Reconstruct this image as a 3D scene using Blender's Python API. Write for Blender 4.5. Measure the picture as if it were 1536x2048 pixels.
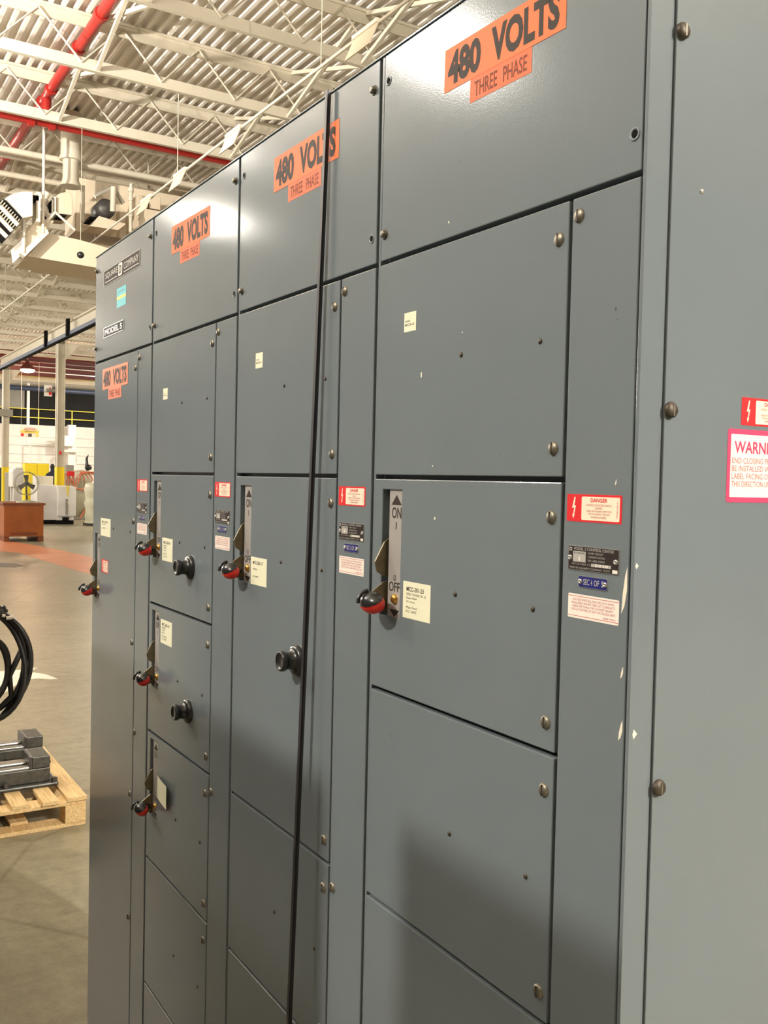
import bpy, bmesh, math, random
from mathutils import Vector, Matrix
random.seed(7)
I = 0.0254
scene = bpy.context.scene
for o in list(bpy.data.objects): bpy.data.objects.remove(o)
COL = scene.collection

# ---------------------------------------------------------------- camera
CAM = Vector((26.1211*I, -27.903*I, 66.0791*I))
FPX, YAW, PIT, ROL = 1884.89, 1.0136, -0.0331, 0.0223
_f0 = Vector((-math.sin(YAW), math.cos(YAW), 0)); _r0 = Vector((math.cos(YAW), math.sin(YAW), 0)); _u0 = Vector((0, 0, 1))
FWD = _f0*math.cos(PIT)+_u0*math.sin(PIT); _u1 = -_f0*math.sin(PIT)+_u0*math.cos(PIT)
RGT = _r0*math.cos(ROL)+_u1*math.sin(ROL); UPV = -_r0*math.sin(ROL)+_u1*math.cos(ROL)
cd = bpy.data.cameras.new('camera'); cam = bpy.data.objects.new('camera', cd); COL.objects.link(cam)
m = Matrix((RGT, UPV, -FWD)).transposed().to_4x4(); m.translation = CAM
cam.matrix_world = m
cd.sensor_fit = 'VERTICAL'; cd.sensor_height = 36.0; cd.lens = 36.0*FPX/2048.0
cd.clip_start = 0.02; cd.clip_end = 300
scene.camera = cam
# ---------------------------------------------------------------- colour / exposure
vs = scene.view_settings
scene.display_settings.display_device = 'sRGB'
vs.view_transform = 'Standard'; vs.look = 'None'; vs.gamma = 1.0; vs.use_curve_mapping = False
vs.exposure = 0.0
w = bpy.data.worlds.new('world'); scene.world = w; w.use_nodes = True
w.node_tree.nodes['Background'].inputs[0].default_value = (1.0, 0.95, 0.86, 1)
w.node_tree.nodes['Background'].inputs[1].default_value = 0.03
# lamps of the hall, plus unseen ones added to light roof and far end: (x, y, z, watts)
LAMP_COL = (1.0, 0.94, 0.83)
LAMPS = [(-0.35, -4.9, 5.5, 1130), (6.3, 3.0, 5.6, 3300), (-6.25, -4.1, 5.76, 520), (-12.75, -4.5, 5.76, 90),
         (-25.5, -2.8, 6.0, 1300), (-35, -2.4, 6.0, 2000),
         (-45, -3, 6.25, 2000), (-57.5, 3.2, 6.3, 1900), (-57.5, 16.5, 6.3, 1700),
         (-30, 15.0, 6.25, 1700), (-43, 17.5, 6.25, 1800), (-16, 16.0, 6.25, 200), (3, 13, 6.25, 100), (-9.6, -2.9, 5.7, 240)]
ROOF_FILL = [0, 0, 500, 1500, 500, 400, 400, 500, 500, 500, 500, 100, 0, 3200]  # watts of the spots added to brighten the roof, one per lamp

# ---------------------------------------------------------------- projection helpers: a pixel on a plane of the hall
def ray(x, y): return FWD + RGT*((x-768)/FPX) - UPV*((y-1024)/FPX)
def onX(x, y, X): d = ray(x, y); return CAM + d*((X-CAM.x)/d.x)
def onY(x, y, Y): d = ray(x, y); return CAM + d*((Y-CAM.y)/d.y)
def onZ(x, y, Z): d = ray(x, y); return CAM + d*((Z-CAM.z)/d.z)

# ---------------------------------------------------------------- materials
MATS = {}
def mat(name, col, rough=0.5, metal=0.0, noise=0.0, nscale=20.0, bump=0.0, bscale=300.0, emit=0.0, spec=0.5, alpha=1.0):
    if name in MATS: return MATS[name]
    m = bpy.data.materials.new(name); m.use_nodes = True; nt = m.node_tree; b = nt.nodes['Principled BSDF']
    b.inputs['Base Color'].default_value = (*col, 1); b.inputs['Roughness'].default_value = rough
    b.inputs['Metallic'].default_value = metal; b.inputs['Specular IOR Level'].default_value = spec
    b.inputs['Alpha'].default_value = alpha
    tc = nt.nodes.new('ShaderNodeTexCoord')
    if noise:
        n = nt.nodes.new('ShaderNodeTexNoise'); n.inputs['Scale'].default_value = nscale; n.inputs['Detail'].default_value = 5
        r = nt.nodes.new('ShaderNodeValToRGB')
        r.color_ramp.elements[0].position = .3; r.color_ramp.elements[1].position = .7
        r.color_ramp.elements[0].color = (*[c*(1-noise) for c in col], 1)
        r.color_ramp.elements[1].color = (*[min(1, c*(1+noise)) for c in col], 1)
        nt.links.new(tc.outputs['Object'], n.inputs['Vector']); nt.links.new(n.outputs['Fac'], r.inputs['Fac'])
        nt.links.new(r.outputs['Color'], b.inputs['Base Color'])
    if bump:
        n2 = nt.nodes.new('ShaderNodeTexNoise'); n2.inputs['Scale'].default_value = bscale; n2.inputs['Detail'].default_value = 2
        bp = nt.nodes.new('ShaderNodeBump'); bp.inputs['Strength'].default_value = bump; bp.inputs['Distance'].default_value = 0.002
        nt.links.new(tc.outputs['Object'], n2.inputs['Vector']); nt.links.new(n2.outputs['Fac'], bp.inputs['Height'])
        nt.links.new(bp.outputs['Normal'], b.inputs['Normal'])
    if emit:
        b.inputs['Emission Color'].default_value = (*col, 1); b.inputs['Emission Strength'].default_value = emit
    MATS[name] = m
    return m
PAINT = mat('grey_enamel', (0.165, 0.192, 0.208), 0.125, noise=.04, nscale=3, bump=.03, bscale=420, spec=.45)
DARKIN = mat('black_and_hole_shade', (0.012, 0.011, 0.011), 0.9, spec=.05)
SCREW = mat('screw_metal', (0.23, 0.21, 0.165), 0.42, 0.7, noise=.2, nscale=200)
DSCREW = mat('dark_screw', (0.07, 0.055, 0.04), 0.5, 0.5)
ORANGE = mat('orange_sticker', (0.84, 0.175, 0.055), 0.45, spec=.15)
ORANGE2 = mat('orange_tab', (0.80, 0.155, 0.06), 0.45, spec=.15)
INK = mat('black_ink', (0.045, 0.035, 0.03), 0.55, spec=.15)
INK2 = mat('brown_ink', (0.20, 0.055, 0.03), 0.55, spec=.15)
RED = mat('red_print', (0.70, 0.035, 0.04), 0.4, spec=.15)
CREAMP = mat('cream_print', (0.86, 0.76, 0.60), 0.45, spec=.15)
PINK = mat('pink_print', (0.70, 0.05, 0.14), 0.45)
WHITEP = mat('white_print', (0.85, 0.78, 0.70), 0.45, spec=.15)
FADED = mat('faded_red_print', (0.60, 0.16, 0.17), 0.5, spec=.15)
TAG = mat('ivory_paper', (0.80, 0.78, 0.58), 0.6, spec=.15)
PLATE = mat('black_plate', (0.03, 0.022, 0.02), 0.6, spec=.15)
SILV = mat('silver_metal', (0.62, 0.60, 0.56), 0.3, 0.8)
SILVP = mat('silver_print', (0.42, 0.40, 0.37), 0.6, spec=.15)
BLUEP = mat('blue_plate', (0.02, 0.025, 0.17), 0.35)
CYAN = mat('cyan_print', (0.10, 0.52, 0.60), 0.5)
YELP = mat('yellow_print', (0.78, 0.62, 0.12), 0.5)
FACEP = mat('grey_slot_plate', (0.42, 0.39, 0.37), 0.4, 0.2)
BRASS = mat('brass_lever', (0.17, 0.14, 0.08), 0.42, 0.55, noise=.2, nscale=80)
GOLD = mat('gold_screw', (0.55, 0.34, 0.08), 0.3, 0.9)
BLK = mat('black_plastic', (0.018, 0.018, 0.018), 0.28)
REDP = mat('red_plastic', (0.62, 0.022, 0.015), 0.33)
CHIP = mat('bare_chip', (0.80, 0.74, 0.60), 0.6)
BARM = mat('dark_bar_steel', (0.045, 0.042, 0.045), 0.42, 0.4)
CREAM = mat('cream_steel', (0.62, 0.56, 0.45), 0.55, noise=.05, nscale=2)
CREAMD = mat('cream_deck', (0.88, 0.82, 0.76), 0.55, noise=.06, nscale=1.5)
WHITE = mat('white_wall_paint', (0.84, 0.78, 0.72), 0.6, noise=.03, nscale=.5)
REDPIPE = mat('red_pipe_paint', (0.42, 0.022, 0.018), 0.38)
REDBEAM = mat('dark_red_beam', (0.085, 0.010, 0.008), 0.5)
YEL = mat('yellow_paint', (0.88, 0.68, 0.02), 0.45)
BLUER = mat('blue_rail_paint', (0.10, 0.13, 0.20), 0.45)
BEIGE = mat('beige_sheet', (0.72, 0.61, 0.46), 0.5, noise=.05, nscale=2)
WSHEET = mat('white_sheet', (0.80, 0.74, 0.62), 0.4)
GALV = mat('galvanised', (0.55, 0.52, 0.44), 0.4, 0.4, noise=.1, nscale=5)
DGREY = mat('dark_grey_steel', (0.07, 0.065, 0.06), 0.45, 0.3, noise=.15, nscale=30)
BINM = mat('orange_bin_paint', (0.33, 0.085, 0.005), 0.5, noise=.16, nscale=3)
DARKOR = mat('dark_orange_edge', (0.20, 0.05, 0.01), 0.6)
CABW = mat('light_grey_enamel', (0.74, 0.71, 0.69), 0.4)
OLIVE = mat('pale_green_grey', (0.36, 0.34, 0.24), 0.5, noise=.08, nscale=8)
HOSE = mat('orange_hose', (0.60, 0.16, 0.07), 0.5)
IRON = mat('cast_iron', (0.085, 0.085, 0.075), 0.42, 0.5, noise=.3, nscale=40)
MACH = mat('machined_steel', (0.42, 0.40, 0.37), 0.28, 0.8)
RUBB = mat('black_rubber', (0.016, 0.014, 0.012), 0.38)
WOODC = None
DARK = mat('dark_opening', (0.012, 0.011, 0.010), 0.9)
GREYP = mat('grey_panel', (0.26, 0.24, 0.20), 0.6)
def wood_mat():
    m = bpy.data.materials.new('pine_wood'); m.use_nodes = True; nt = m.node_tree; b = nt.nodes['Principled BSDF']
    tc = nt.nodes.new('ShaderNodeTexCoord'); mp = nt.nodes.new('ShaderNodeMapping'); mp.inputs['Scale'].default_value = (3, 40, 40)
    n = nt.nodes.new('ShaderNodeTexNoise'); n.inputs['Scale'].default_value = 2.5; n.inputs['Detail'].default_value = 6
    r = nt.nodes.new('ShaderNodeValToRGB'); r.color_ramp.elements[0].position = .3; r.color_ramp.elements[1].position = .7
    r.color_ramp.elements[0].color = (.60, .39, .17, 1); r.color_ramp.elements[1].color = (.86, .64, .33, 1)
    nt.links.new(tc.outputs['Object'], mp.inputs['Vector']); nt.links.new(mp.outputs['Vector'], n.inputs['Vector'])
    nt.links.new(n.outputs['Fac'], r.inputs['Fac']); nt.links.new(r.outputs['Color'], b.inputs['Base Color'])
    b.inputs['Roughness'].default_value = .65
    return m
WOOD = wood_mat()
def floor_mat():
    m = bpy.data.materials.new('polished_concrete'); m.use_nodes = True; nt = m.node_tree; b = nt.nodes['Principled BSDF']; L = nt.links
    tc = nt.nodes.new('ShaderNodeTexCoord')
    n = nt.nodes.new('ShaderNodeTexNoise'); n.inputs['Scale'].default_value = .8; n.inputs['Detail'].default_value = 8; n.inputs['Roughness'].default_value = .65
    r = nt.nodes.new('ShaderNodeValToRGB'); r.color_ramp.elements[0].position = .32; r.color_ramp.elements[1].position = .68
    r.color_ramp.elements[0].color = (.245, .220, .148, 1); r.color_ramp.elements[1].color = (.335, .305, .21, 1)
    L.new(tc.outputs['Object'], n.inputs['Vector']); L.new(n.outputs['Fac'], r.inputs['Fac'])
    # scuffed, rougher patches with streaks
    mp = nt.nodes.new('ShaderNodeMapping'); mp.inputs['Scale'].default_value = (9, 2.2, 1); mp.inputs['Rotation'].default_value = (0, 0, .2)
    n2 = nt.nodes.new('ShaderNodeTexNoise'); n2.inputs['Scale'].default_value = 1.3; n2.inputs['Detail'].default_value = 9; n2.inputs['Roughness'].default_value = .7
    r2 = nt.nodes.new('ShaderNodeValToRGB'); r2.color_ramp.elements[0].position = .30; r2.color_ramp.elements[1].position = .52
    r2.color_ramp.elements[0].color = (.60, .60, .60, 1); r2.color_ramp.elements[1].color = (1, 1, 1, 1)
    L.new(tc.outputs['Object'], mp.inputs['Vector']); L.new(mp.outputs['Vector'], n2.inputs['Vector']); L.new(n2.outputs['Fac'], r2.inputs['Fac'])
    mx = nt.nodes.new('ShaderNodeMixRGB'); mx.blend_type = 'MULTIPLY'; mx.inputs[0].default_value = .45
    L.new(r.outputs['Color'], mx.inputs[1]); L.new(r2.outputs['Color'], mx.inputs[2])
    v = nt.nodes.new('ShaderNodeTexVoronoi'); v.feature = 'DISTANCE_TO_EDGE'; v.inputs['Scale'].default_value = .28
    rv = nt.nodes.new('ShaderNodeValToRGB'); rv.color_ramp.elements[0].position = 0; rv.color_ramp.elements[1].position = .004
    rv.color_ramp.elements[0].color = (.62, .6, .56, 1); rv.color_ramp.elements[1].color = (1, 1, 1, 1)
    L.new(tc.outputs['Object'], v.inputs['Vector']); L.new(v.outputs['Distance'], rv.inputs['Fac'])
    mx2 = nt.nodes.new('ShaderNodeMixRGB'); mx2.blend_type = 'MULTIPLY'; mx2.inputs[0].default_value = .8
    L.new(mx.outputs['Color'], mx2.inputs[1]); L.new(rv.outputs['Color'], mx2.inputs[2])
    n3 = nt.nodes.new('ShaderNodeTexNoise'); n3.inputs['Scale'].default_value = 14; n3.inputs['Detail'].default_value = 10; n3.inputs['Roughness'].default_value = .8
    r3 = nt.nodes.new('ShaderNodeValToRGB'); r3.color_ramp.elements[0].position = .36; r3.color_ramp.elements[1].position = .6
    r3.color_ramp.elements[0].color = (.70, .70, .70, 1); r3.color_ramp.elements[1].color = (1.08, 1.08, 1.08, 1)
    L.new(tc.outputs['Object'], n3.inputs['Vector']); L.new(n3.outputs['Fac'], r3.inputs['Fac'])
    mx3 = nt.nodes.new('ShaderNodeMixRGB'); mx3.blend_type = 'MULTIPLY'; mx3.inputs[0].default_value = .8
    L.new(mx2.outputs['Color'], mx3.inputs[1]); L.new(r3.outputs['Color'], mx3.inputs[2])
    L.new(mx3.outputs['Color'], b.inputs['Base Color'])
    rr = nt.nodes.new('ShaderNodeMapRange'); rr.inputs[3].default_value = .42; rr.inputs[4].default_value = .26
    L.new(n2.outputs['Fac'], rr.inputs[0]); L.new(rr.outputs[0], b.inputs['Roughness'])
    bp = nt.nodes.new('ShaderNodeBump'); bp.inputs['Strength'].default_value = .12; bp.inputs['Distance'].default_value = .01
    L.new(n2.outputs['Fac'], bp.inputs['Height']); L.new(bp.outputs['Normal'], b.inputs['Normal'])
    return m

# ---------------------------------------------------------------- mesh builder (world coordinates; origin removed on build)
class MB:
    def __init__(s): s.v = []; s.f = []; s.mi = []; s.mats = []; s.sm = []
    def m(s, material):
        if material not in s.mats: s.mats.append(material)
        return s.mats.index(material)
    def add(s, vs, fs, material, smooth=False):
        n = len(s.v); k = s.m(material)
        s.v += [tuple(p) for p in vs]
        for f in fs: s.f.append(tuple(i+n for i in f)); s.mi.append(k); s.sm.append(smooth)
        return s
    def box(s, x0, x1, y0, y1, z0, z1, material):
        if x0 > x1: x0, x1 = x1, x0
        if y0 > y1: y0, y1 = y1, y0
        if z0 > z1: z0, z1 = z1, z0
        v = [(x, y, z) for z in (z0, z1) for y in (y0, y1) for x in (x0, x1)]
        return s.add(v, [(0, 2, 3, 1), (4, 5, 7, 6), (0, 1, 5, 4), (2, 6, 7, 3), (0, 4, 6, 2), (1, 3, 7, 5)], material)
    def prism(s, pts, d, material):
        """planar polygon pts (3D) extruded by vector d"""
        n = len(pts); d = Vector(d); a = [Vector(p) for p in pts]; b = [p+d for p in a]
        fs = [tuple(range(n)), tuple(reversed(range(n, 2*n)))]
        fs += [(i, i+n, (i+1) % n+n, (i+1) % n) for i in range(n)]
        return s.add(a+b, fs, material)
    def tube(s, pts, r, material, seg=10, cap=True, closed=False):
        pts = [Vector(p) for p in pts]; n = len(pts); rr = r if isinstance(r, (list, tuple)) else [r]*n
        vs = []; prev = None
        for i, p in enumerate(pts):
            if closed: t = pts[(i+1) % n]-pts[i-1]
            else: t = (pts[min(i+1, n-1)]-pts[max(i-1, 0)])
            t.normalize()
            if prev is None:
                a = Vector((0, 0, 1)) if abs(t.z) < .9 else Vector((1, 0, 0))
                u = t.cross(a).normalized()
            else: u = (prev-t*prev.dot(t)).normalized()
            prev = u; q = t.cross(u)
            for k in range(seg):
                a = 2*math.pi*k/seg; vs.append(p+(u*math.cos(a)+q*math.sin(a))*rr[i])
        fs = []
        rng = n if closed else n-1
        for i in range(rng):
            j = (i+1) % n
            for k in range(seg):
                fs.append((i*seg+k, i*seg+(k+1) % seg, j*seg+(k+1) % seg, j*seg+k))
        if cap and not closed:
            s.add(vs, fs, material, True)
            s.add(vs[:seg], [tuple(reversed(range(seg)))], material); s.add(vs[-seg:], [tuple(range(seg))], material)
            return s
        return s.add(vs, fs, material, True)
    def lathe(s, c, axis, prof, material, seg=20, smooth=True):
        """prof: list of (distance along axis, radius)"""
        c = Vector(c); ax = Vector(axis).normalized(); a = Vector((0, 0, 1)) if abs(ax.z) < .9 else Vector((1, 0, 0))
        u = ax.cross(a).normalized(); q = ax.cross(u); vs = []
        for h, r in prof:
            for k in range(seg):
                t = 2*math.pi*k/seg; vs.append(c+ax*h+(u*math.cos(t)+q*math.sin(t))*max(r, 1e-5))
        fs = [(i*seg+k, i*seg+(k+1) % seg, (i+1)*seg+(k+1) % seg, (i+1)*seg+k) for i in range(len(prof)-1) for k in range(seg)]
        s.add(vs, fs, material, smooth)
        s.add(vs[:seg], [tuple(range(seg))], material); s.add(vs[-seg:], [tuple(reversed(range(seg)))], material)
        return s
    def ball(s, c, rx, ry, rz, material, seg=16, rings=10, pred=None):
        c = Vector(c); vs = []; fs = []
        for i in range(rings+1):
            th = math.pi*i/rings
            for k in range(seg):
                a = 2*math.pi*k/seg
                vs.append((c.x+rx*math.sin(th)*math.cos(a), c.y+ry*math.sin(th)*math.sin(a), c.z+rz*math.cos(th)))
        for i in range(rings):
            for k in range(seg):
                f = (i*seg+k, (i+1)*seg+k, (i+1)*seg+(k+1) % seg, i*seg+(k+1) % seg)
                if pred is None or pred(sum((Vector(vs[j]) for j in f), Vector())/4): fs.append(f)
        return s.add(vs, fs, material, True)
    def build(s, name, parent=None, origin=None, bevel=0.0, segs=2):
        root = parent
        org = Vector(origin) if origin is not None else (Vector(parent['_o']) if parent is not None else Vector((0, 0, 0)))
        me = bpy.data.meshes.new(name)
        me.from_pydata([tuple(Vector(v)-org) for v in s.v], [], s.f)
        for mm in s.mats: me.materials.append(mm)
        for p, k, sm in zip(me.polygons, s.mi, s.sm): p.material_index = k; p.use_smooth = sm
        me.update()
        bm = bmesh.new(); bm.from_mesh(me); bmesh.ops.recalc_face_normals(bm, faces=bm.faces); bm.to_mesh(me); bm.free()
        o = bpy.data.objects.new(name, me); COL.objects.link(o)
        o['_o'] = tuple(org)
        if parent is not None: o.parent = parent
        else: o.location = org
        if bevel:
            md = o.modifiers.new('bevel', 'BEVEL'); md.width = bevel; md.segments = segs; md.limit_method = 'ANGLE'; md.angle_limit = math.radians(60)
            md.harden_normals = False
        return o
def thing(name, loc, label, cat, group=None):
    o = bpy.data.objects.new(name, None); COL.objects.link(o); o.location = loc; o.empty_display_size = .1
    o['_o'] = tuple(loc); o['label'] = label; o['category'] = cat
    if group: o['group'] = group
    return o
def tag(o, label, cat, group=None):
    o['label'] = label; o['category'] = cat
    if group: o['group'] = group
    return o
def struct(o): o['kind'] = 'structure'; return o
def copy_tree(o, parent=None):
    c = o.copy(); COL.objects.link(c); c.parent = parent
    for ch in list(o.children): copy_tree(ch, c)
    return c

# ---------------------------------------------------------------- lettering
_tc = {}
def glyphs(s, bold=0.0):
    k = (s, bold)
    if k in _tc: return _tc[k]
    cu = bpy.data.curves.new('t', 'FONT'); cu.body = s; cu.resolution_u = 3; cu.offset = bold; cu.fill_mode = 'FRONT' if hasattr(cu, 'fill_mode') else cu.fill_mode
    ob = bpy.data.objects.new('t', cu); COL.objects.link(ob)
    dg = bpy.context.evaluated_depsgraph_get(); ev = ob.evaluated_get(dg); me = ev.to_mesh()
    vs = [(v.co.x, v.co.y) for v in me.vertices]; fs = [tuple(p.vertices) for p in me.polygons]
    ev.to_mesh_clear(); bpy.data.objects.remove(ob); bpy.data.curves.remove(cu)
    x0 = min(v[0] for v in vs); x1 = max(v[0] for v in vs); y0 = min(v[1] for v in vs); y1 = max(v[1] for v in vs)
    _tc[k] = ([((x-x0)/(x1-x0), (y-y0)/(y1-y0)) for x, y in vs], fs)
    return _tc[k]
def FRONT(u, v, d): return (u*I, -d*I, v*I)          # inches on the cabinets' front plane
def SIDE(u, v, d): return (d*I, u*I, v*I)            # inches on the end plate's plane
def txt(mb, M, s, u0, u1, v0, v1, d, material, bold=0.0, rot=0):
    vs, fs = glyphs(s, bold)
    if rot == 0: pts = [M(u0+(u1-u0)*a, v0+(v1-v0)*b, d) for a, b in vs]
    else: pts = [M(u1-(u1-u0)*b, v0+(v1-v0)*a, d) for a, b in vs]
    mb.add(pts, fs, material)
def quad(mb, M, pts, d, material, t=.012):
    """thin printed patch: front face at depth d, sides t deep"""
    n = len(pts); a = [M(u, v, d) for u, v in pts]; b = [M(u, v, d-t) for u, v in pts]
    mb.add(a+b, [tuple(range(n))]+[(i, i+n, (i+1) % n+n, (i+1) % n) for i in range(n)], material)
def rect(mb, M, u0, u1, v0, v1, d, material, t=.012, r=0.0):
    if r:
        pts = []
        for cx, cy, a0 in ((u1-r, v1-r, 0), (u0+r, v1-r, 90), (u0+r, v0+r, 180), (u1-r, v0+r, 270)):
            for k in range(4):
                a = math.radians(a0+30*k); pts.append((cx+r*math.cos(a), cy+r*math.sin(a)))
    else: pts = [(u0, v0), (u1, v0), (u1, v1), (u0, v1)]
    quad(mb, M, pts, d, material, t)

# ================================================================ SETTING
mb = MB(); mb.box(-67, 12, -22, 30, -.2, 0, floor_mat()); fl = struct(mb.build('floor'))
# ribbed steel roof deck, ribs along X
mb = MB(); vs = []; ZD = 7.54; pitch = .1524; y = -20.0; prof = []
while y < 28:
    prof += [(y, ZD), (y+.046, ZD), (y+.056, ZD+.075), (y+.1424, ZD+.075)]; y += pitch
n = len(prof)
vs = [(-67, a, b) for a, b in prof]+[(12, a, b) for a, b in prof]
mb.add(vs, [(i, i+1, i+1+n, i+n) for i in range(n-1)], CREAMD)
mb.box(-67, 12, -20, 28, ZD+.12, ZD+.2, GREYP)
ceil = struct(mb.build('ceiling'))
mb = MB(); mb.box(-66.9, -66.7, -22, 30, 0, 4.95, WHITE)
for z in (.95, 2.35, 2.95, 3.55, 4.15): mb.box(-66.7, -66.62, -22, 30, z, z+.06, WHITE)
struct(mb.build('wall_far'))
mb = MB(); mb.box(-67.4, -67.2, -22, 30, 4.95, 7.8, DARK)
mb.box(-67.2, -66.9, 0, 12.4, 6.0, 7.6, GREYP); struct(mb.build('wall_upper'))
mb = MB(); mb.box(-67, 12, -20.2, -20, 0, 7.8, GREYP); struct(mb.build('wall_left'))
mb = MB(); mb.box(-67, 12, 27.0, 27.2, 0, 7.8, GREYP); struct(mb.build('wall_right'))

# ================================================================ LAMPS
def lamp_fixture(x, y, z):
    t = thing('high_bay_lamp', (x, y, z), '', 'lamp')
    a = MB(); a.lathe((x, y, z+.04), (0, 0, 1), [(0, .14), (.1, .16), (.14, .10), (.26, .08), (.30, .03)], GALV); a.build('lamp_housing', t)
    b = MB(); b.tube([(x, y, z+.33), (x, y, ZD)], .012, GALV, 6); b.build('hanging_rod', t)
    c = MB(); c.ball((x, y, z-.02), .10, .10, .055, mat('lamp_glow', (1, .9, .74), emit=12)); c.build('bulb', t)
    return t
proto = None
place = ['beside the two grey lockers', 'over the aisle end nearest the end plate', 'over the middle of the left aisle', 'farther down the left aisle',
         'past the black hose coil', 'far down the left aisle', 'before the white far wall on the left', 'unseen, added to light the left part of the far wall', 'unseen, added to light the right part of the far wall',
         'unseen behind the cabinets, added to light the machine bay', 'unseen behind the cabinets, added to light the far end', 'unseen behind the cabinets, added to light the rear aisle', 'unseen, added for light behind the near end of the cabinet row', 'unseen left of the pallet, added to light the roof']
for i, (x, y, z, p) in enumerate(LAMPS):
    if proto is None: t = proto = lamp_fixture(x, y, z); parts_only = list(t.children)
    else:
        t = proto.copy(); COL.objects.link(t); t.location = (x, y, z)
        for ch in parts_only: c = ch.copy(); COL.objects.link(c); c.parent = t
    t['label'] = 'round high bay lamp hanging '+place[i]; t['group'] = 'high bay lamps of the hall'
    ld = bpy.data.lights.new('lamp_light', 'POINT'); ld.energy = p; ld.color = LAMP_COL; ld.shadow_soft_size = .09
    lo = bpy.data.objects.new('lamp_light', ld); COL.objects.link(lo); lo.location = (0, 0, -.26); lo.parent = t
    if ROOF_FILL[i]:      # extra upward spot added to brighten the roof
        sd = bpy.data.lights.new('roof_fill_spot', 'SPOT'); sd.energy = ROOF_FILL[i]; sd.color = LAMP_COL; sd.spot_size = math.radians(178); sd.spot_blend = .02; sd.shadow_soft_size = .09
        so = bpy.data.objects.new('roof_fill_spot', sd); COL.objects.link(so); so.location = (0, 0, .36); so.rotation_euler = (math.pi, 0, 0); so.parent = t
        if i == 13:     # this added spot is tilted to light the roof deck in view
            sd.spot_size = math.radians(115); sd.spot_blend = .4; so.location = (0, .2, .1); so.rotation_euler = Vector((-3.4, 6.9, 2.4)).to_track_quat('-Z', 'Y').to_euler()
# the lamp one can see glowing by the red crane girders
q = onX(55, 741, -44.0)
t = thing('high_bay_lamp', tuple(q), 'glowing high bay lamp beside the far dark red crane girders', 'lamp', 'high bay lamps of the hall')
a = MB(); a.lathe((q.x, q.y, q.z+.05), (0, 0, 1), [(0, .34), (.15, .25), (.25, .1), (.4, .08)], REDBEAM); a.build('lamp_housing', t)
a = MB(); a.ball((q.x, q.y, q.z), .32, .32, .10, mat('lamp_glow_red', (1, .62, .40), emit=6)); a.build('bulb', t)
a = MB(); a.tube([(q.x, q.y, q.z+.5), (q.x, q.y, ZD)], .02, GALV, 6); a.build('hanging_rod', t)
ld = bpy.data.lights.new('lamp_light', 'POINT'); ld.energy = 250; ld.color = (1, .6, .4); ld.shadow_soft_size = .2
lo = bpy.data.objects.new('lamp_light', ld); COL.objects.link(lo); lo.location = (0, 0, -.35); lo.parent = t

# ================================================================ MOTOR CONTROL CABINETS (inches)
def panel_mesh(x0, x1, z0, z1, holes, depth=.62, material=PAINT):
    """sheet door with real openings: cell grid, front at Y=0, folded back to depth"""
    xs = sorted({x0, x1, *[h[0] for h in holes], *[h[1] for h in holes]}); zs = sorted({z0, z1, *[h[2] for h in holes], *[h[3] for h in holes]})
    mb = MB(); idx = {}; vs = []; fs = []
    def vid(i, j, k):
        key = (i, j, k)
        if key not in idx: idx[key] = len(vs); vs.append((xs[i]*I, (0 if k == 0 else depth)*I, zs[j]*I))
        return idx[key]
    solid = {}
    for i in range(len(xs)-1):
        for j in range(len(zs)-1):
            cx = (xs[i]+xs[i+1])/2; cz = (zs[j]+zs[j+1])/2
            solid[(i, j)] = not any(h[0] < cx < h[1] and h[2] < cz < h[3] for h in holes)
    for (i, j), s in solid.items():
        if not s: continue
        fs.append((vid(i, j, 0), vid(i+1, j, 0), vid(i+1, j+1, 0), vid(i, j+1, 0)))
        fs.append((vid(i, j, 1), vid(i, j+1, 1), vid(i+1, j+1, 1), vid(i+1, j, 1)))
        for di, dj, e in ((-1, 0, ((i, j), (i, j+1))), (1, 0, ((i+1, j), (i+1, j+1))), (0, -1, ((i, j), (i+1, j))), (0, 1, ((i, j+1), (i+1, j+1)))):
            if not solid.get((i+di, j+dj), False):
                (a, b), (c, d) = e; fs.append((vid(a, b, 0), vid(c, d, 0), vid(c, d, 1), vid(a, b, 1)))
    mb.add(vs, fs, material); return mb
_protos = {}
def put(kind, maker, parent, pos):
    """copies share mesh data"""
    if kind not in _protos:
        mbk = maker(); o = mbk.build(kind[0], None, origin=(0, 0, 0)); _protos[kind] = o.data; bpy.data.objects.remove(o)
    o = bpy.data.objects.new(kind[0], _protos[kind]); COL.objects.link(o); o.parent = parent
    o.location = Vector(pos)-Vector(parent['_o']); return o
def mk_big(): # slotted latch screw
    mb = MB(); mb.lathe((0, .1*I, 0), (0, -1, 0), [(0, .31*I), (.12*I, .31*I), (.19*I, .27*I), (.24*I, .18*I), (.255*I, .0)], SCREW, 18)
    mb.box(-.035*I, .035*I, -.165*I, -.13*I, -.25*I, .25*I, DSCREW); return mb
def mk_small():
    mb = MB(); mb.lathe((0, .02*I, 0), (0, -1, 0), [(0, .13*I), (.05*I, .13*I), (.09*I, .08*I), (.095*I, 0)], DSCREW, 12); return mb
def mk_bolt():
    mb = MB(); mb.lathe((0, .1*I, 0), (0, -1, 0), [(0, .30*I), (.12*I, .30*I), (.13*I, .22*I)], DSCREW, 16)
    mb.lathe((0, .0, 0), (0, -1, 0), [(0, .20*I), (.22*I, .20*I), (.27*I, .14*I), (.28*I, 0)], SCREW, 6, False); return mb
def mk_hole():
    mb = MB(); mb.lathe((0, .0, 0), (0, -1, 0), [(-.02*I, .27*I), (.03*I, .27*I), (.045*I, .22*I), (.03*I, .17*I), (-.02*I, .16*I)], PAINT, 20)
    mb.lathe((0, 0, 0), (0, -1, 0), [(0, .18*I), (.012*I, .18*I)], DARKIN, 16); return mb  # flat dark disc paints the shade inside the hole
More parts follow.
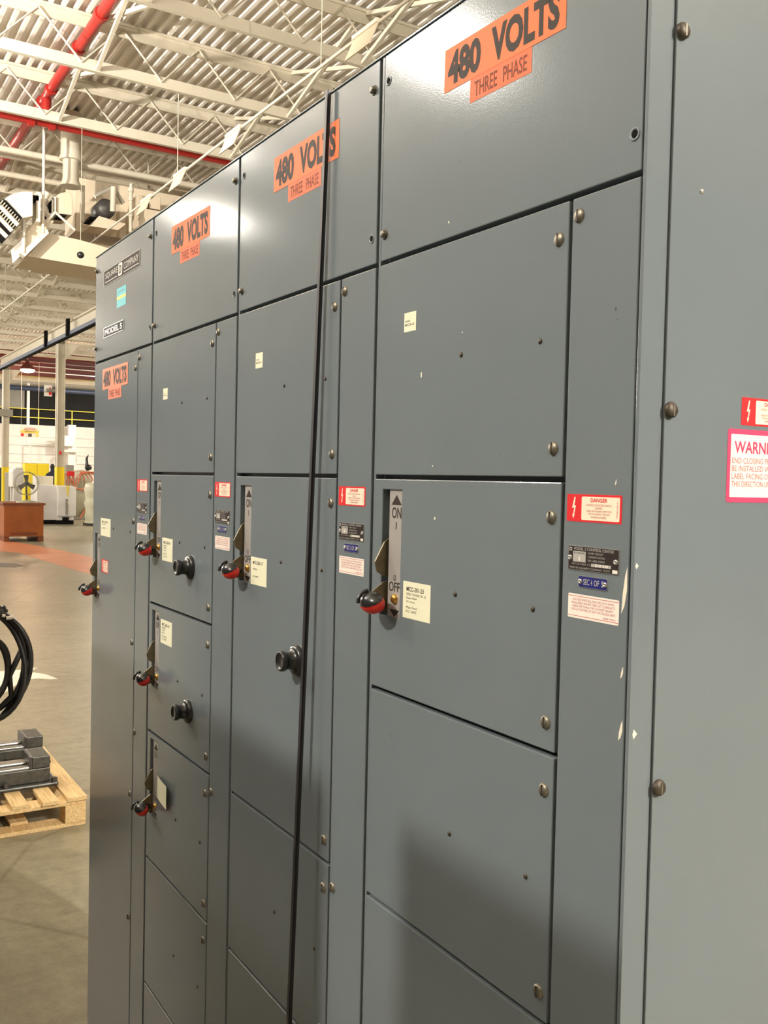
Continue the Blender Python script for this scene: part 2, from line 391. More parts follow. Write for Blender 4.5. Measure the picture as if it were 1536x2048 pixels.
def mk_knob():
    mb = MB(); mb.lathe((0, 0, 0), (0, -1, 0), [(0, 1.0*I), (.16*I, 1.0*I), (.30*I, .93*I), (.36*I, .78*I), (.42*I, .60*I), (.80*I, .56*I), (.95*I, .60*I),
        (1.0*I, .66*I), (1.25*I, .66*I), (1.33*I, .60*I), (1.33*I, .48*I), (1.26*I, .46*I), (1.26*I, 0)], BLK, 28); return mb
def mk_tri(tip):
    def f():
        mb = MB(); pts = {0: [(0.5, 63.0), (-.02, 62.65), (-.62, 61.55), (-.48, 61.0), (0, 60.7), (.5, 60.7)],
                          1: [(.5, 60.45), (-.05, 60.40), (-.95, 59.75), (-1.0, 59.0), (-.35, 58.75), (.5, 58.85)]}[tip]
        mb.prism([(1.42*I, a*I, (b-59.33)*I) for a, b in pts], (.11*I, 0, 0), BRASS); return mb
    return f
def mk_grip():
    mb = MB(); cx, cy, cz = 2.0*I, -1.05*I, 0
    t = math.radians(-33)
    def side(p):  # dividing plane of the black and red halves
        return (p.z-cz)*math.cos(t)+(p.y-cy)*math.sin(t) > .17*I
    mb.ball((cx, cy, cz), .95*I, .62*I, .62*I, BLK, 56, 44, lambda p: side(p))
    mb.ball((cx, cy, cz), .93*I, .60*I, .60*I, REDP, 56, 44, lambda p: not side(p))
    mb.tube([(1.75*I, -1.15*I+.66*I*math.cos(a)*1.0, .05*I+.62*I*math.sin(a)) for a in [math.radians(x) for x in range(95, 200, 15)]], .11*I, BLK, 8)
    mb.lathe((1.6*I, -.6*I, 0), (0, 1, 0), [(0, .3*I), (.5*I, .2*I)], BLK, 12)
    return mb
def handle(door, x0, ztop):
    """operator seen through the slot: plate, two brass levers, gripped ball; ztop = top of slot"""
    zg = ztop-6.25; r = Vector((x0*I, 0, zg*I))
    mb = MB(); X = x0; dz = zg-59.33
    def M(u, v, d): return ((X+u)*I, (.12-d)*I, (v+dz)*I)
    mb.box((X+1.74)*I, (X+3.6)*I, .12*I, .2*I, (58.2+dz)*I, (65.9+dz)*I, FACEP)
    mb.box((X+1.60)*I, (X+1.64)*I, .3*I, .5*I, (58.6+dz)*I, (64.6+dz)*I, FACEP)
    mb.box((X+.9)*I, (X+1.6)*I, .9*I, 1.0*I, (58.0+dz)*I, (65.9+dz)*I, DARKIN)
    quad(mb, M, [(1.95, 64.75), (2.95, 64.75), (2.45, 65.3)], .01, INK, .01)
    txt(mb, M, 'ON', 2.0, 2.95, 64.0, 64.62, .01, INK, .012)
    txt(mb, M, 'I', 2.42, 2.5, 63.4, 63.8, .01, INK)
    txt(mb, M, 'O', 2.3, 2.55, 60.55, 60.88, .01, INK, .01)
    txt(mb, M, 'OFF', 1.85, 2.95, 59.95, 60.48, .01, INK, .012)
    quad(mb, M, [(1.95, 58.95), (2.45, 58.55), (2.95, 58.95)], .01, INK, .01)
    op = mb.build('switch_plate', door)
    mb = MB(); mb.lathe(((X+2.48)*I, .12*I, (59.55+dz)*I), (0, -1, 0), [(0, .28*I), (.12*I, .26*I), (.2*I, .15*I), (.21*I, 0)], GOLD, 16); mb.build('gold_screw', door)
    put(('switch_lever', 0), mk_tri(0), door, r); put(('switch_lever', 1), mk_tri(1), door, r)
    g = put(('handle_grip', 0), mk_grip, door, r); g['label'] = 'black and red round handle grip'
def s480(parent, u0, u1, v0, v1, tilt=0.0):
    mb = MB(); w_ = u1-u0; s = tilt
    def M(u, v, d): return FRONT(u, v+s*(u-u0), d)
    rect(mb, M, u0+w_*.245, u0+w_*.755, v0-1.15, v0+.02, .012, ORANGE2)
    rect(mb, M, u0, u1, v0, v1, .02, ORANGE)
    h = v1-v0; a = u0
    txt(mb, M, '480', u0+w_*.035, u0+w_*.335, v0+h*.10, v0+h*.88, .026, INK, .048)
    txt(mb, M, 'VOLTS', u0+w_*.425, u0+w_*.955, v0+h*.10, v0+h*.88, .026, INK, .048)
    txt(mb, M, 'THREE', u0+w_*.285, u0+w_*.48, v0-.95, v0-.22, .02, INK2, .01)
    txt(mb, M, 'PHASE', u0+w_*.53, u0+w_*.72, v0-.95, v0-.22, .02, INK2, .01)
    o = mb.build('voltage_sticker', parent); o['label'] = 'orange sticker reading 480 VOLTS THREE PHASE'; return o
def danger(parent, M, u0, v0, w_=3.15, h=1.15):
    mb = MB(); rect(mb, M, u0, u0+w_, v0, v0+h, .012, RED)
    a = u0+w_*.28; b = u0+w_*.965
    rect(mb, M, a, b, v0+h*.07, v0+h*.92, .02, CREAMP, r=.06)
    bx = u0+w_*.13; k = h/1.15
    quad(mb, M, [(bx+.03, v0+1.03*k), (bx+.10, v0+1.03*k), (bx+.03, v0+.66*k), (bx+.13, v0+.68*k), (bx+.03, v0+.28*k), (bx+.08, v0+.30*k), (bx-.02, v0+.12*k),
                 (bx-.07, v0+.32*k), (bx-.02, v0+.30*k), (bx+.03, v0+.58*k), (bx-.10, v0+.56*k)], .018, CREAMP, .006)
    c = (a+b)/2-.08*w_/3.15
    def line(s, w2, y, hh, bd=0.0): txt(mb, M, s, c-w2/2, c+w2/2, v0+y*k, v0+(y+hh)*k, .026, RED if bd else FADED, bd)
    line('DANGER', .95, .83, .17, .02)
    line('HAZARD OF ELECTRIC SHOCK', 1.45, .67, .085); line('OR BURN.', .42, .545, .085); line('TURN OFF POWER SUPPLYING', 1.45, .42, .085)
    line('THIS EQUIPMENT BEFORE', 1.25, .295, .085); line('WORKING INSIDE.', .9, .17, .085)
    txt(mb, M, '30008-048-01', b-.16, b-.09, v0+.2*k, v0+.9*k, .026, FADED, 0, 1)
    o = mb.build('danger_sticker', parent); o['label'] = 'red and cream sticker reading DANGER'; return o
def nameplate(parent, x0, num):
    mb = MB(); u0, u1, v0, v1 = x0+16.3, x0+19.22, 62.5, 63.53; M = FRONT
    rect(mb, M, u0, u1, v0, v1, .03, SILV, .03); rect(mb, M, u0+.03, u1-.03, v0+.03, v1-.03, .036, PLATE, .01)
    e = .042
    rect(mb, M, u0+.07, u0+.23, v1-.22, v1-.08, e, SILVP, .005); rect(mb, M, u0+.11, u0+.19, v1-.18, v1-.12, e+.004, PLATE, .004)
    txt(mb, M, 'MODEL 5 CONTROL CENTER', u0+.36, u1-.28, v1-.17, v1-.06, e, SILVP, .01)
    rect(mb, M, u0+.30, u0+1.05, v0+.36, v1-.22, e, SILVP, .005); txt(mb, M, '4', u0+.62, u0+.74, v0+.40, v0+.62, e+.006, WHITEP, .02)
    txt(mb, M, 'BUS RATING', u0+.36, u0+1.0, v1-.33, v1-.26, e+.004, PLATE)
    for k, s in enumerate(('SHORT CIRCUIT', 'CURRENT RATING', 'SEE LABEL INSIDE')):
        txt(mb, M, s, u0+1.18, u0+2.15-.1*(k == 0), v1-.31-.15*k, v1-.23-.15*k, e, SILVP)
    txt(mb, M, 'NOT C.K.T. BRKR  C.O.', u0+.25, u0+1.35, v0+.24, v0+.31, e, SILVP)
    rect(mb, M, u0+1.38, u0+2.5, v0+.22, v0+.35, e, SILVP, .005); txt(mb, M, '5328', u0+1.6, u0+2.35, v0+.235, v0+.34, e+.006, WHITEP, .02)
    txt(mb, M, 'MADE BY SQUARE D COMPANY', u0+.12, u0+2.0, v0+.06, v0+.15, e, SILVP)
    txt(mb, M, 'PLANT', u0+2.1, u0+2.45, v0+.08, v0+.15, e, SILVP); rect(mb, M, u0+2.58, u0+2.86, v0+.05, v0+.19, e, WHITEP, .005)
    for u in (u0+.13, u1-.16): mb.lathe(FRONT(u, (v0+v1)/2, .036), (0, -1, 0), [(0, .115*I), (.05*I, .10*I), (.07*I, .05*I), (.05*I, .045*I), (.05*I, 0)], SILV, 14)
    o = mb.build('nameplate', parent); o['label'] = 'black and silver riveted nameplate'
    mb = MB(); u0, u1, v0, v1 = x0+16.95, x0+18.62, 61.8, 62.3
    rect(mb, M, u0, u1, v0, v1, .03, SILV, .03, r=.06); rect(mb, M, u0+.03, u1-.03, v0+.03, v1-.03, .036, BLUEP, .01, r=.04)
    txt(mb, M, 'SEC', u0+.30, u0+.66, v0+.13, v0+.38, e, SILVP, .01); txt(mb, M, str(num), u0+.74, u0+.82, v0+.13, v0+.38, e, SILVP, .01)
    txt(mb, M, 'OF', u0+.92, u0+1.22, v0+.13, v0+.38, e, SILVP, .01); txt(mb, M, '5', u0+1.34, u0+1.44, v0+.13, v0+.38, e, SILVP, .01)
    for u in (u0+.13, u1-.13): mb.lathe(FRONT(u, (v0+v1)/2, .036), (0, -1, 0), [(0, .11*I), (.05*I, .10*I), (.07*I, .05*I), (.05*I, .045*I), (.05*I, 0)], SILV, 14)
    o = mb.build('section_plate', parent); o['label'] = 'small blue riveted plate reading SEC %d OF 5' % num
    mb = MB(); u0, u1, v0, v1 = x0+16.35, x0+19.28, 60.48, 61.5
    rect(mb, M, u0, u1, v0, v1, .012, WHITEP, r=.06)
    rect(mb, M, u0+.02, u1-.02, v1-.10, v1-.075, .018, FADED, .004); rect(mb, M, u0+.02, u1-.02, v0+.09, v0+.115, .018, FADED, .004)
    L_ = ['DO NOT INSTALL ON CIRCUITS WITH', 'AVAILABLE SHORT-CIRCUIT CURRENTS', 'GREATER THAN THE LOWEST SHORT', 'CIRCUIT RATING OF ANY INSTALLED UNIT.']
    for k, (s, a, b) in enumerate(zip(L_, (.28, .22, .28, .18), (2.65, 2.7, 2.62, 2.75))):
        txt(mb, M, s, u0+a, u0+b, v1-.27-.14*k, v1-.175-.14*k, .018, FADED)
    txt(mb, M, '30008-198-01', u0+2.05, u0+2.75, v0+.16, v0+.23, .018, FADED)
    o = mb.build('rating_sticker', parent); o['label'] = 'white sticker with faded red small print'
def papertag(parent, u0, u1, v0, v1, lines, name='unit_tag'):
    mb = MB(); rect(mb, FRONT, u0, u1, v0, v1, .014, TAG)
    for s, a, b, y, h, bd in lines:
        W_ = u1-u0; H_ = v1-v0
        txt(mb, FRONT, s, u0+W_*a, u0+W_*b, v0+H_*y, v0+H_*(y+h), .02, INK, bd)
    o = mb.build(name, parent); o['label'] = 'ivory paper tag with black typing'; return o
def TL(first, *rest):
    out = [(first, .13, .76, .74, .12, .02)]
    ys = [.63, .53, .42, .27, .16]
    for s, y in zip(rest, ys):
        if s: out.append((s, .13, min(.93, .13+.032*len(s)+.1), y, .065, .0))
    return out
def cabinet(k, x0, num, label, doors, full=False):
    t = thing('motor_control_cabinet', (x0*I+10*I, 0, 0), label, 'electrical cabinet', 'motor control cabinets in a row')
    mb = MB()
    mb.box(x0*I+.02*I, (x0+20)*I-.02*I, .66*I, 20*I, .05*I, 89.9*I, PAINT)
    mb.box((x0+.04)*I, (x0+.26)*I, .08*I, .9*I, 1*I, 89.85*I, PAINT)
    mb.box((x0)*I, (x0+20)*I, -.02*I, 20*I, 89.9*I, 90.0*I, PAINT)
    if num == 4: mb.box(19.82*I-20*I, 0.0, .0, 1.2*I, .05*I, 89.9*I, PAINT)
    mb.build('cabinet_frame', t, bevel=.02*I)
    R = x0+(19.72 if num == 4 else 19.86)
    # wireway cover
    c = panel_mesh(x0+.40, R, 78.42, 89.82, []).build('wireway_cover', t, bevel=.05*I)
    for (px, pz, kind) in ((.85, 88.3, 'hole'), (.8, 79.85, 'bolt'), (19.3, 88.3, 'bolt'), (19.35, 79.9, 'hole')):
        if num == 1 and px < 1: kind = 'bolt'
        put(({'hole': 'bolt_hole', 'bolt': 'bolt'}[kind], 0), {'hole': mk_hole, 'bolt': mk_bolt}[kind], c, FRONT(x0+px, pz, 0))
    # vertical wireway door
    vd = panel_mesh(x0+15.93, R, 3.2, 78.18, []).build('side_door', t, bevel=.05*I)
    for z in (77.4, 41.1, 5.2): put(('screw', 0), mk_big, vd, FRONT(x0+16.35, z, 0))
    danger(vd, FRONT, x0+16.12, 64.55); nameplate(vd, x0, num)
    for (zt, zb, opt) in doors:
        hs = []
        if 'slot' in opt: hs = [(x0+1.15, x0+3.12, opt['slot']-7.05, opt['slot'])]
        d = panel_mesh(x0+.30, x0+15.72, zb+.12, zt-.12, hs).build('unit_door', t, bevel=.05*I)
        n_ = opt.get('screws', [zt-1.65, zb+1.35])
        for z in n_: put(('screw', 0), mk_big, d, FRONT(x0+15.15, z, 0))
        for z in opt.get('small', [(zt+zb)/2+.05]):
            for u in (8.25, 14.1): put(('small_screw', 0), mk_small, d, FRONT(x0+u, z, 0))
        if 'slot' in opt: handle(d, x0, opt['slot'])
        if 'knob' in opt: put(('reset_knob', 0), mk_knob, d, FRONT(x0+11.0, opt['knob'], 0))
        for tg in opt.get('tags', []): papertag(d, *[tg[i]+(x0 if i < 2 else 0) for i in range(4)], tg[4], *tg[5:])
        if 'fn' in opt: opt['fn'](d)
    return t, c
FT = lambda s: [('FUTURE', .10, .50, .50, .10, .0), (s, .10, .85, .30, .12, .01)]
# near section
A, Ac = cabinet('A', -20, 4, 'grey steel motor control cabinet nearest the camera, beside the end plate', [
    (78.3, 66.3, dict(tags=[(3.0, 4.15, 74.12, 75.15, FT('MCC-201-20'), 'future_tag')], small=[72.4])),
    (66.3, 54.3, dict(slot=65.6, tags=[(3.5, 6.1, 58.72, 60.7, TL('MCC-201-23', 'FEEDS TRANSF 201-23', 'Room 456A', '25 Amps', 'Main Feed', 'P.O. UNIT'))], small=[60.5])),
    (54.3, 42.3, dict(small=[48.4])), (42.3, 30.3, {}), (30.3, 3.2, {})])
s480(Ac, -20+6.25, -20+15.2, 85.8, 87.95, -.02)
B, Bc = cabinet('B', -40, 3, 'grey steel motor control cabinet crossed by a dark leaning bar', [
    (78.3, 66.3, dict(tags=[(3.5, 4.7, 73.9, 74.98, FT('MCC-201-16'), 'future_tag')], small=[72.35])),
    (66.3, 42.3, dict(slot=65.5, knob=54.2, tags=[(3.3, 6.0, 58.42, 60.4, TL('MCC-201-17', '', 'SPARE', '', '100 AMPS'))], small=[60.4])),
    (42.3, 30.3, dict(small=[36.3])), (30.3, 3.2, dict(small=[24.3]))])
s480(Bc, -40+6.05, -40+15.25, 85.75, 88.1, -.01)
C, Cc = cabinet('C', -60, 2, 'grey steel motor control cabinet with three handles and two black reset knobs', [
    (78.3, 66.3, dict(tags=[(3.4, 4.6, 72.9, 73.9, FT('MCC-201-5'), 'future_tag')], small=[72.4])),
    (66.3, 54.3, dict(slot=65.6, knob=58.5, tags=[(3.75, 6.5, 58.5, 60.55, TL('MCC-201-6', 'PUMP 4', '25 HP', '1 HP', 'RM 118', 'P.O. UNIT'))], small=[60.4])),
    (54.3, 42.3, dict(slot=53.7, knob=46.4, tags=[(3.65, 6.65, 51.05, 53.2, TL('MCC-201-10', 'EXHAUST', '5 HP', 'FAN', 'RM 120 AREA', 'P.O. UNIT'))], small=[48.4])),
    (42.3, 30.3, dict(slot=41.7, small=[24.9+11.4])), (30.3, 18.3, dict(small=[24.3])), (18.3, 3.2, {})])
s480(Cc, -60+5.1, -60+14.15, 85.5, 87.9, -.02)
# curled tag hanging below the third handle of C
cd_ = [o for o in C.children if o.name.startswith('unit_door')][3]
mb = MB(); p = []
for k, (u, d) in enumerate(((3.4, 0.03), (4.0, .12), (4.8, .22), (5.8, .32), (6.9, .40))): p.append((u-60, d))
for (u, d), (u2, d2) in zip(p, p[1:]):
    mb.add([FRONT(u, 38.85, d), FRONT(u2, 38.85, d2), FRONT(u2, 36.8, d2), FRONT(u, 36.8, d)], [(0, 1, 2, 3)], TAG)
for k in range(4):
    txt(mb, lambda u, v, d: FRONT(u, v, .045+.115*(u+56.2)+.02), 'MCC-201-11' if k == 0 else ('RM 120', 'SUPPLY FAN', 'P.O. UNIT')[k-1], -56.1, -54.0, 38.35-.4*k, 38.55-.4*k, 1.0, INK)
o = mb.build('curled_tag', cd_); o['label'] = 'ivory paper tag peeling off the door'
D, Dc = cabinet('D', -80, 1, 'grey steel motor control cabinet with one tall door, farthest of the row', [
    (78.3, 3.2, dict(slot=59.65, tags=[(3.45, 7.2, 59.5, 61.4, TL('MCC-201-1', 'MAIN DISC', '', '400 AMPS'))], small=[60.5], screws=[76.5, 61.6, 49.7, 34.7, 22.4, 6]))])
dd = [o for o in D.children if o.name.startswith('unit_door')][0]
s480(dd, -80+3.5, -80+12.6, 75.15, 77.35)
danger(dd, FRONT, -80+4.0, 55.6, 2.4, 1.4)
mb = MB(); u0 = -80
rect(mb, FRONT, u0+3.6, u0+16.15, 86.15, 87.8, .05, SILV, .05); rect(mb, FRONT, u0+3.7, u0+16.05, 86.2, 87.75, .056, PLATE, .01)
txt(mb, FRONT, 'SQUARE', u0+4.3, u0+8.7, 86.75, 87.45, .066, SILV, .0); txt(mb, FRONT, 'COMPANY', u0+10.9, u0+15.7, 86.75, 87.45, .066, SILV, .0)
rect(mb, FRONT, u0+4.2, u0+8.6, 86.45, 86.53, .066, SILV, .01); rect(mb, FRONT, u0+10.9, u0+15.8, 86.45, 86.53, .066, SILV, .01)
rect(mb, FRONT, u0+9.05, u0+10.45, 86.35, 87.62, .08, SILV, .03, r=.2); txt(mb, FRONT, 'D', u0+9.4, u0+10.1, 86.55, 87.4, .09, PLATE, .02)
o = mb.build('maker_plate', Dc); o['label'] = 'black plate reading SQUARE D COMPANY'
mb = MB(); rect(mb, FRONT, u0+8.45, u0+11.6, 83.2, 85.15, .012, CYAN); rect(mb, FRONT, u0+8.45, u0+11.6, 84.0, 84.3, .02, YELP, .008)
txt(mb, FRONT, 'CAUTION', u0+8.9, u0+11.1, 84.65, 84.85, .02, BLUEP); o = mb.build('caution_sticker', Dc); o['label'] = 'cyan sticker with a yellow band'
mb = MB(); rect(mb, FRONT, u0+3.75, u0+11.0, 80.65, 81.75, .05, SILV, .05); rect(mb, FRONT, u0+3.85, u0+10.9, 80.72, 81.68, .056, PLATE, .01)
txt(mb, FRONT, 'MODEL 5', u0+4.3, u0+10.5, 80.9, 81.5, .066, SILV, .02); o = mb.build('model_plate', Dc); o['label'] = 'black plate reading MODEL 5'
# bare-paint chips by the near corner
for (P_, z0, z1, w_, dx) in (('f', 61.0, 62.9, .30, -.42), ('f', 58.4, 58.9, .16, -.45), ('f', 55.9, 56.75, .24, -.42), ('f', 60.1+6, 66.35, .09, -1.1)):
    mb = MB(); u = dx; zc = (z0+z1)/2
    quad(mb, FRONT, [(u-w_*.6, z0), (u-w_*.1, z0+(z1-z0)*.15), (u+w_*.3, z0+(z1-z0)*.5), (u+w_*.25, z1), (u-w_*.1, z0+(z1-z0)*.8), (u-w_*.45, z0+(z1-z0)*.4)], .008, CHIP, .008)
    vd = [o for o in A.children if o.name.startswith('side_door')][0]; o = mb.build('paint_chip', vd); o['label'] = 'bare cream paint chip'
for (y0, z0, s) in ((.12, 62.95, .12), (.25, 56.25, .2)):
    mb = MB(); quad(mb, SIDE, [(y0, z0-s), (y0+s, z0), (y0, z0+s), (y0-.06, z0)], .008, CHIP, .008)
    fr = [o for o in A.children if o.name.startswith('cabinet_frame')][0]; o = mb.build('paint_chip', fr); o['label'] = 'bare cream paint chip'
for (u, z, du, dz_) in ((4.75, 71.7, .05, .13), (6.0, 66.9, .04, .04), (6.9, 79.2, .05, .05), (6.3, 64.2, .05, .07), (8.3, 72.9+.6, .03, .03)):
    dr = [o for o in A.children if o.name.startswith('unit_door')][0 if z > 66.3 else 1]
    mb = MB(); rect(mb, FRONT, -20+u-du, -20+u+du, z-dz_, z+dz_, .006, CHIP, .006); o = mb.build('paint_chip', dr); o['label'] = 'tiny white paint chip'
# small scuffs and smudges on the nearest cabinet's doors
SMUD = mat('dark_scuff', (.05, .055, .055), .5)
rs = random.Random(4)
for (u, z, w_, h_) in ((18.6, 73.2, .16, .22), (18.7, 72.75, .07, .10), (12.9, 75.0, .04, .03), (9.9, 73.6, .03, .06), (12.6, 69.9, .05, .12), (12.9, 69.5, .04, .07), (11.0, 68.9, .03, .13), (11.5, 67.4, .04, .1),
                       (13.5, 67.0, .06, .14), (12.2, 68.4, .03, .05), (9.6, 62.9, .03, .05), (10.8, 64.0, .03, .06), (2.6, 52.0, .03, .35), (2.75, 51.2, .03, .3), (7.7, 82.0, .04, .35)):
    z_ = z; dr = vd if u > 15.9 else (Ac if z > 78.4 else [o for o in A.children if o.name.startswith('unit_door')][0 if z > 66.3 else (1 if z > 54.3 else 2)])
    mb = MB(); pts = []
    for k in range(8):
        a = k*math.pi/4; r_ = rs.uniform(.6, 1.0); pts.append((-20+u+w_*.5*math.cos(a)*r_, z_+h_*.5*math.sin(a)*r_))
    quad(mb, FRONT, pts, .004, SMUD, .004); mb.build('scuff_mark', dr)
# end plate
t = thing('end_plate', (.05*I, 10*I, 0), 'plain grey steel end plate closing the near end of the cabinet row', 'end plate')
mb = MB(); mb.box(-.02*I, .10*I, 1.33*I, 20*I, .05*I, 89.9*I, PAINT); mb.build('plate', t, bevel=.04*I)
def SIDEP(u, v, d): return SIDE(u, v, d+.10)
def mk_sides():
    mb = MB(); mb.lathe((0, 0, 0), (1, 0, .12), [(0, .33*I), (.12*I, .33*I), (.2*I, .27*I), (.24*I, .1*I), (.24*I, 0)], DSCREW, 16)
    mb.box(.2*I, .25*I, -.035*I, .035*I, -.24*I, .24*I, SCREW); return mb
for z in (84.0, 69.15, 53.95, 38.5, 22.0, 6.0): put(('screw', 2), mk_sides, t, SIDEP(1.62, z, 0))
mb = MB(); mb.lathe(SIDEP(3.08, 78.04, 0), (1, 0, 0), [(0, .10*I), (.04*I, .09*I), (.06*I, .04*I), (.06*I, 0)], SILV, 12); mb.build('rivet', t)
danger(t, SIDEP, 6.02, 68.78, 3.3, 1.18)
mb = MB(); rect(mb, SIDEP, 5.2, 11.2, 65.5, 68.6, .012, PINK, r=.12); rect(mb, SIDEP, 5.4, 11.0, 65.72, 68.38, .02, WHITEP, r=.05)
txt(mb, SIDEP, 'WARNING', 5.62, 8.9, 67.58, 68.10, .026, PINK, .02)
for s, z, u1 in (('END CLOSING PLATE MUST', 67.0, 9.45), ('BE INSTALLED WITH THIS', 66.67, 9.3), ('LABEL FACING OUT AND', 66.34, 9.1), ('THIS DIRECTION UP', 66.01, 8.0)):
    txt(mb, SIDEP, s, 5.5, u1, z+.15, z+.39, .026, FADED)
o = mb.build('warning_label', t); o['label'] = 'white label with pink border reading WARNING'
# dark bar leaning on the cabinets
p0 = Vector((-27.95, -1.45, .0))*I; p1 = Vector((-25.80, -.30, 89.95))*I
mb = MB(); wv = Vector((.24*I, 0, 0)); tv = Vector((0, -.24*I, 0))
def bar(a, b, dx0, dx1, dy0, dy1, mt):
    q = [(dx0, dy0), (dx1, dy0), (dx1, dy1), (dx0, dy1)]
    v_ = [(p.x+x*I, p.y+y*I, p.z) for p in (a, b) for x, y in q]
    mb.add(v_, [(0, 1, 2, 3), (7, 6, 5, 4)]+[(i, (i+1) % 4, (i+1) % 4+4, i+4) for i in range(4)], mt)
bar(p0, p1, -.17, .17, -.08, .02, BARM); bar(p0, p1, .12, .17, -.08, .16, BARM)
tag(mb.build('steel_angle_bar', origin=p0), 'thin dark steel bar leaning against the front of the second cabinet', 'bar')

# ================================================================ UNSEEN TALL LOCKERS ADDED ACROSS THE AISLE (put in to throw the shadows on the doors)
def locker(x0, x1, label):
    t = thing('shadow_blocker', ((x0+x1)/2, -1.6, 0), label, 'locker', 'unseen grey lockers added to shade the doors')
    mb = MB(); mb.box(x0, x1, -2.1, -1.18, .06, LOCK_H, DGREY); mb.box(x0+.03, x1-.03, -2.05, -1.2, 0, .06, DARKIN); mb.build('locker_body', t)
    w_ = (x1-x0)/2
    for k in range(2):
        mb = MB(); a = x0+k*w_+.01; mb.box(a, a+w_-.02, -1.18, -1.165, .1, LOCK_H-.04, DGREY); d = mb.build('locker_door', t)
        mb = MB(); mb.box(a+(w_-.08 if k == 0 else .03), a+(w_-.05 if k == 0 else .06), -1.165, -1.14, .95, 1.1, SILV); mb.build('door_handle', d)
    return t
LOCK_H = 2.175
locker(-.395, .50, 'added grey two-door locker, out of view across the aisle from the nearest cabinet')
locker(-1.9, -.557, 'added wide grey two-door locker, out of view across the aisle beside the narrow one')
locker(-3.2, -1.92, 'added grey two-door locker, out of view across the aisle, third from the end plate')
locker(-4.5, -3.22, 'added grey two-door locker, out of view across the aisle, farthest from the end plate')

# ================================================================ ROOF JOISTS, BRIDGING, PIPES
ORD = ['first', 'second', 'third', 'fourth', 'fifth', 'sixth', 'seventh', 'eighth', 'ninth', 'tenth', 'eleventh', 'twelfth', 'thirteenth', 'fourteenth', 'fifteenth', 'sixteenth',
       'seventeenth', 'eighteenth', 'nineteenth', 'twentieth', 'twenty-first', 'twenty-second', 'twenty-third', 'twenty-fourth', 'twenty-fifth', 'twenty-sixth', 'twenty-seventh', 'twenty-eighth']
JX = [-7.6-2.085*k for k in range(18)]
YJ0, YJ1 = -4.0, 18.0
def joist0():
    t = thing('roof_joist', (0, 0, 7.2), '', 'roof joist', 'cream roof joists in parallel')
    a = MB(); a.box(-.04, .04, YJ0, YJ1, 7.50, 7.535, CREAM); a.box(-.012, .012, YJ0, YJ1, 7.36, 7.50, CREAM); a.build('top_chord', t)
    a = MB(); a.box(-.034, .034, YJ0, YJ1, 6.83, 6.845, CREAM); a.box(-.012, .012, YJ0, YJ1, 6.845, 6.98, CREAM); a.build('bottom_chord', t)
    r1 = MB(); r1.tube([(.02, 0, 7.46), (.02, .53, 6.91)], .014, CREAM, 6)
    r2 = MB(); r2.tube([(.02, .53, 6.91), (.02, 1.045, 7.46)], .012, CREAM, 6)
    m1 = r1.build('web_rod', t); m2 = r2.build('web_rod', t)
    y = 1.82-1.045*4; first = True
    while y < 14:
        if first: m1.location.y = y; m2.location.y = y; first = False
        else:
            for mm in (m1, m2):
                c = mm.copy(); COL.objects.link(c); c.location.y = y
        y += 1.045
    return t
J0 = joist0(); prev = None
for k, x in enumerate(JX):
    j = J0 if k == 0 else copy_tree(J0)
    j.location.x = x
    j['label'] = 'cream open-web steel roof joist, %s from the camera' % ORD[k]
def brace0():
    t = thing('bridging_brace', (0, 0, 7.2), '', 'brace', 'crossed bridging braces between the joists')
    for (xa, za, xb, zb) in ((0, 6.86, 2.085, 7.50), (0, 7.50, 2.085, 6.86)):
        a = MB(); dx = .0; off = 0 if za < 7 else .06
        a.box(-.001, .001, -.001, .001, 7.18, 7.181, CREAM)
        a = MB(); a.prism([(xa, off, za-.02), (xa, off, za+.03), (xb, off, zb+.03), (xb, off, zb-.02)], (0, .045, 0), CREAM); a.build('brace_arm', t)
    return t
BR0 = brace0(); first = True; rows = {2.53: 'left', 5.24: 'middle', 7.95: 'right'}
for y, rn in rows.items():
    for k in range(1, 14 if y < 7 else 10):
        if k == 4: continue      # the main sprinkler pipe runs here
        b = BR0 if first else copy_tree(BR0); first = False
        b.location = (JX[k], y, 7.2); b['label'] = 'crossed cream bridging brace of the %s row, in front of the %s roof joist' % (rn, ORD[k])
# red sprinkler pipes
XM = -14.3
a0 = onX(-40, 219, XM); a1 = onX(470, 318, XM); zc = (a0.z+a1.z)/2
t = thing('sprinkler_pipe', (XM, 2.4, zc), 'red sprinkler pipe network under the roof joists', 'pipe')
mb = MB(); mb.tube([(XM, -4, zc), (XM, 14, zc)], .095, REDPIPE, 14)
for y in (2.25, 2.55): mb.tube([(XM, y-.04, zc), (XM, y+.04, zc)], .125, REDPIPE, 14)
mb.build('main_pipe', t)
q = onX(93, 192, XM); yb = q.y; zb = q.z
mb = MB(); mb.tube([(-2, yb, zb), (-22, yb, zb)], .072, REDPIPE, 12)
for x in (-7, -11.3, -12.4, -14.0, -14.6, -17.5): mb.tube([(x-.06, yb, zb), (x+.06, yb, zb)], .092, REDPIPE, 12)
mb.build('branch_pipe', t)
mb = MB(); mb.tube([(XM, yb, zb), (XM, yb, zc)], .075, REDPIPE, 12); mb.build('drop_pipe', t)
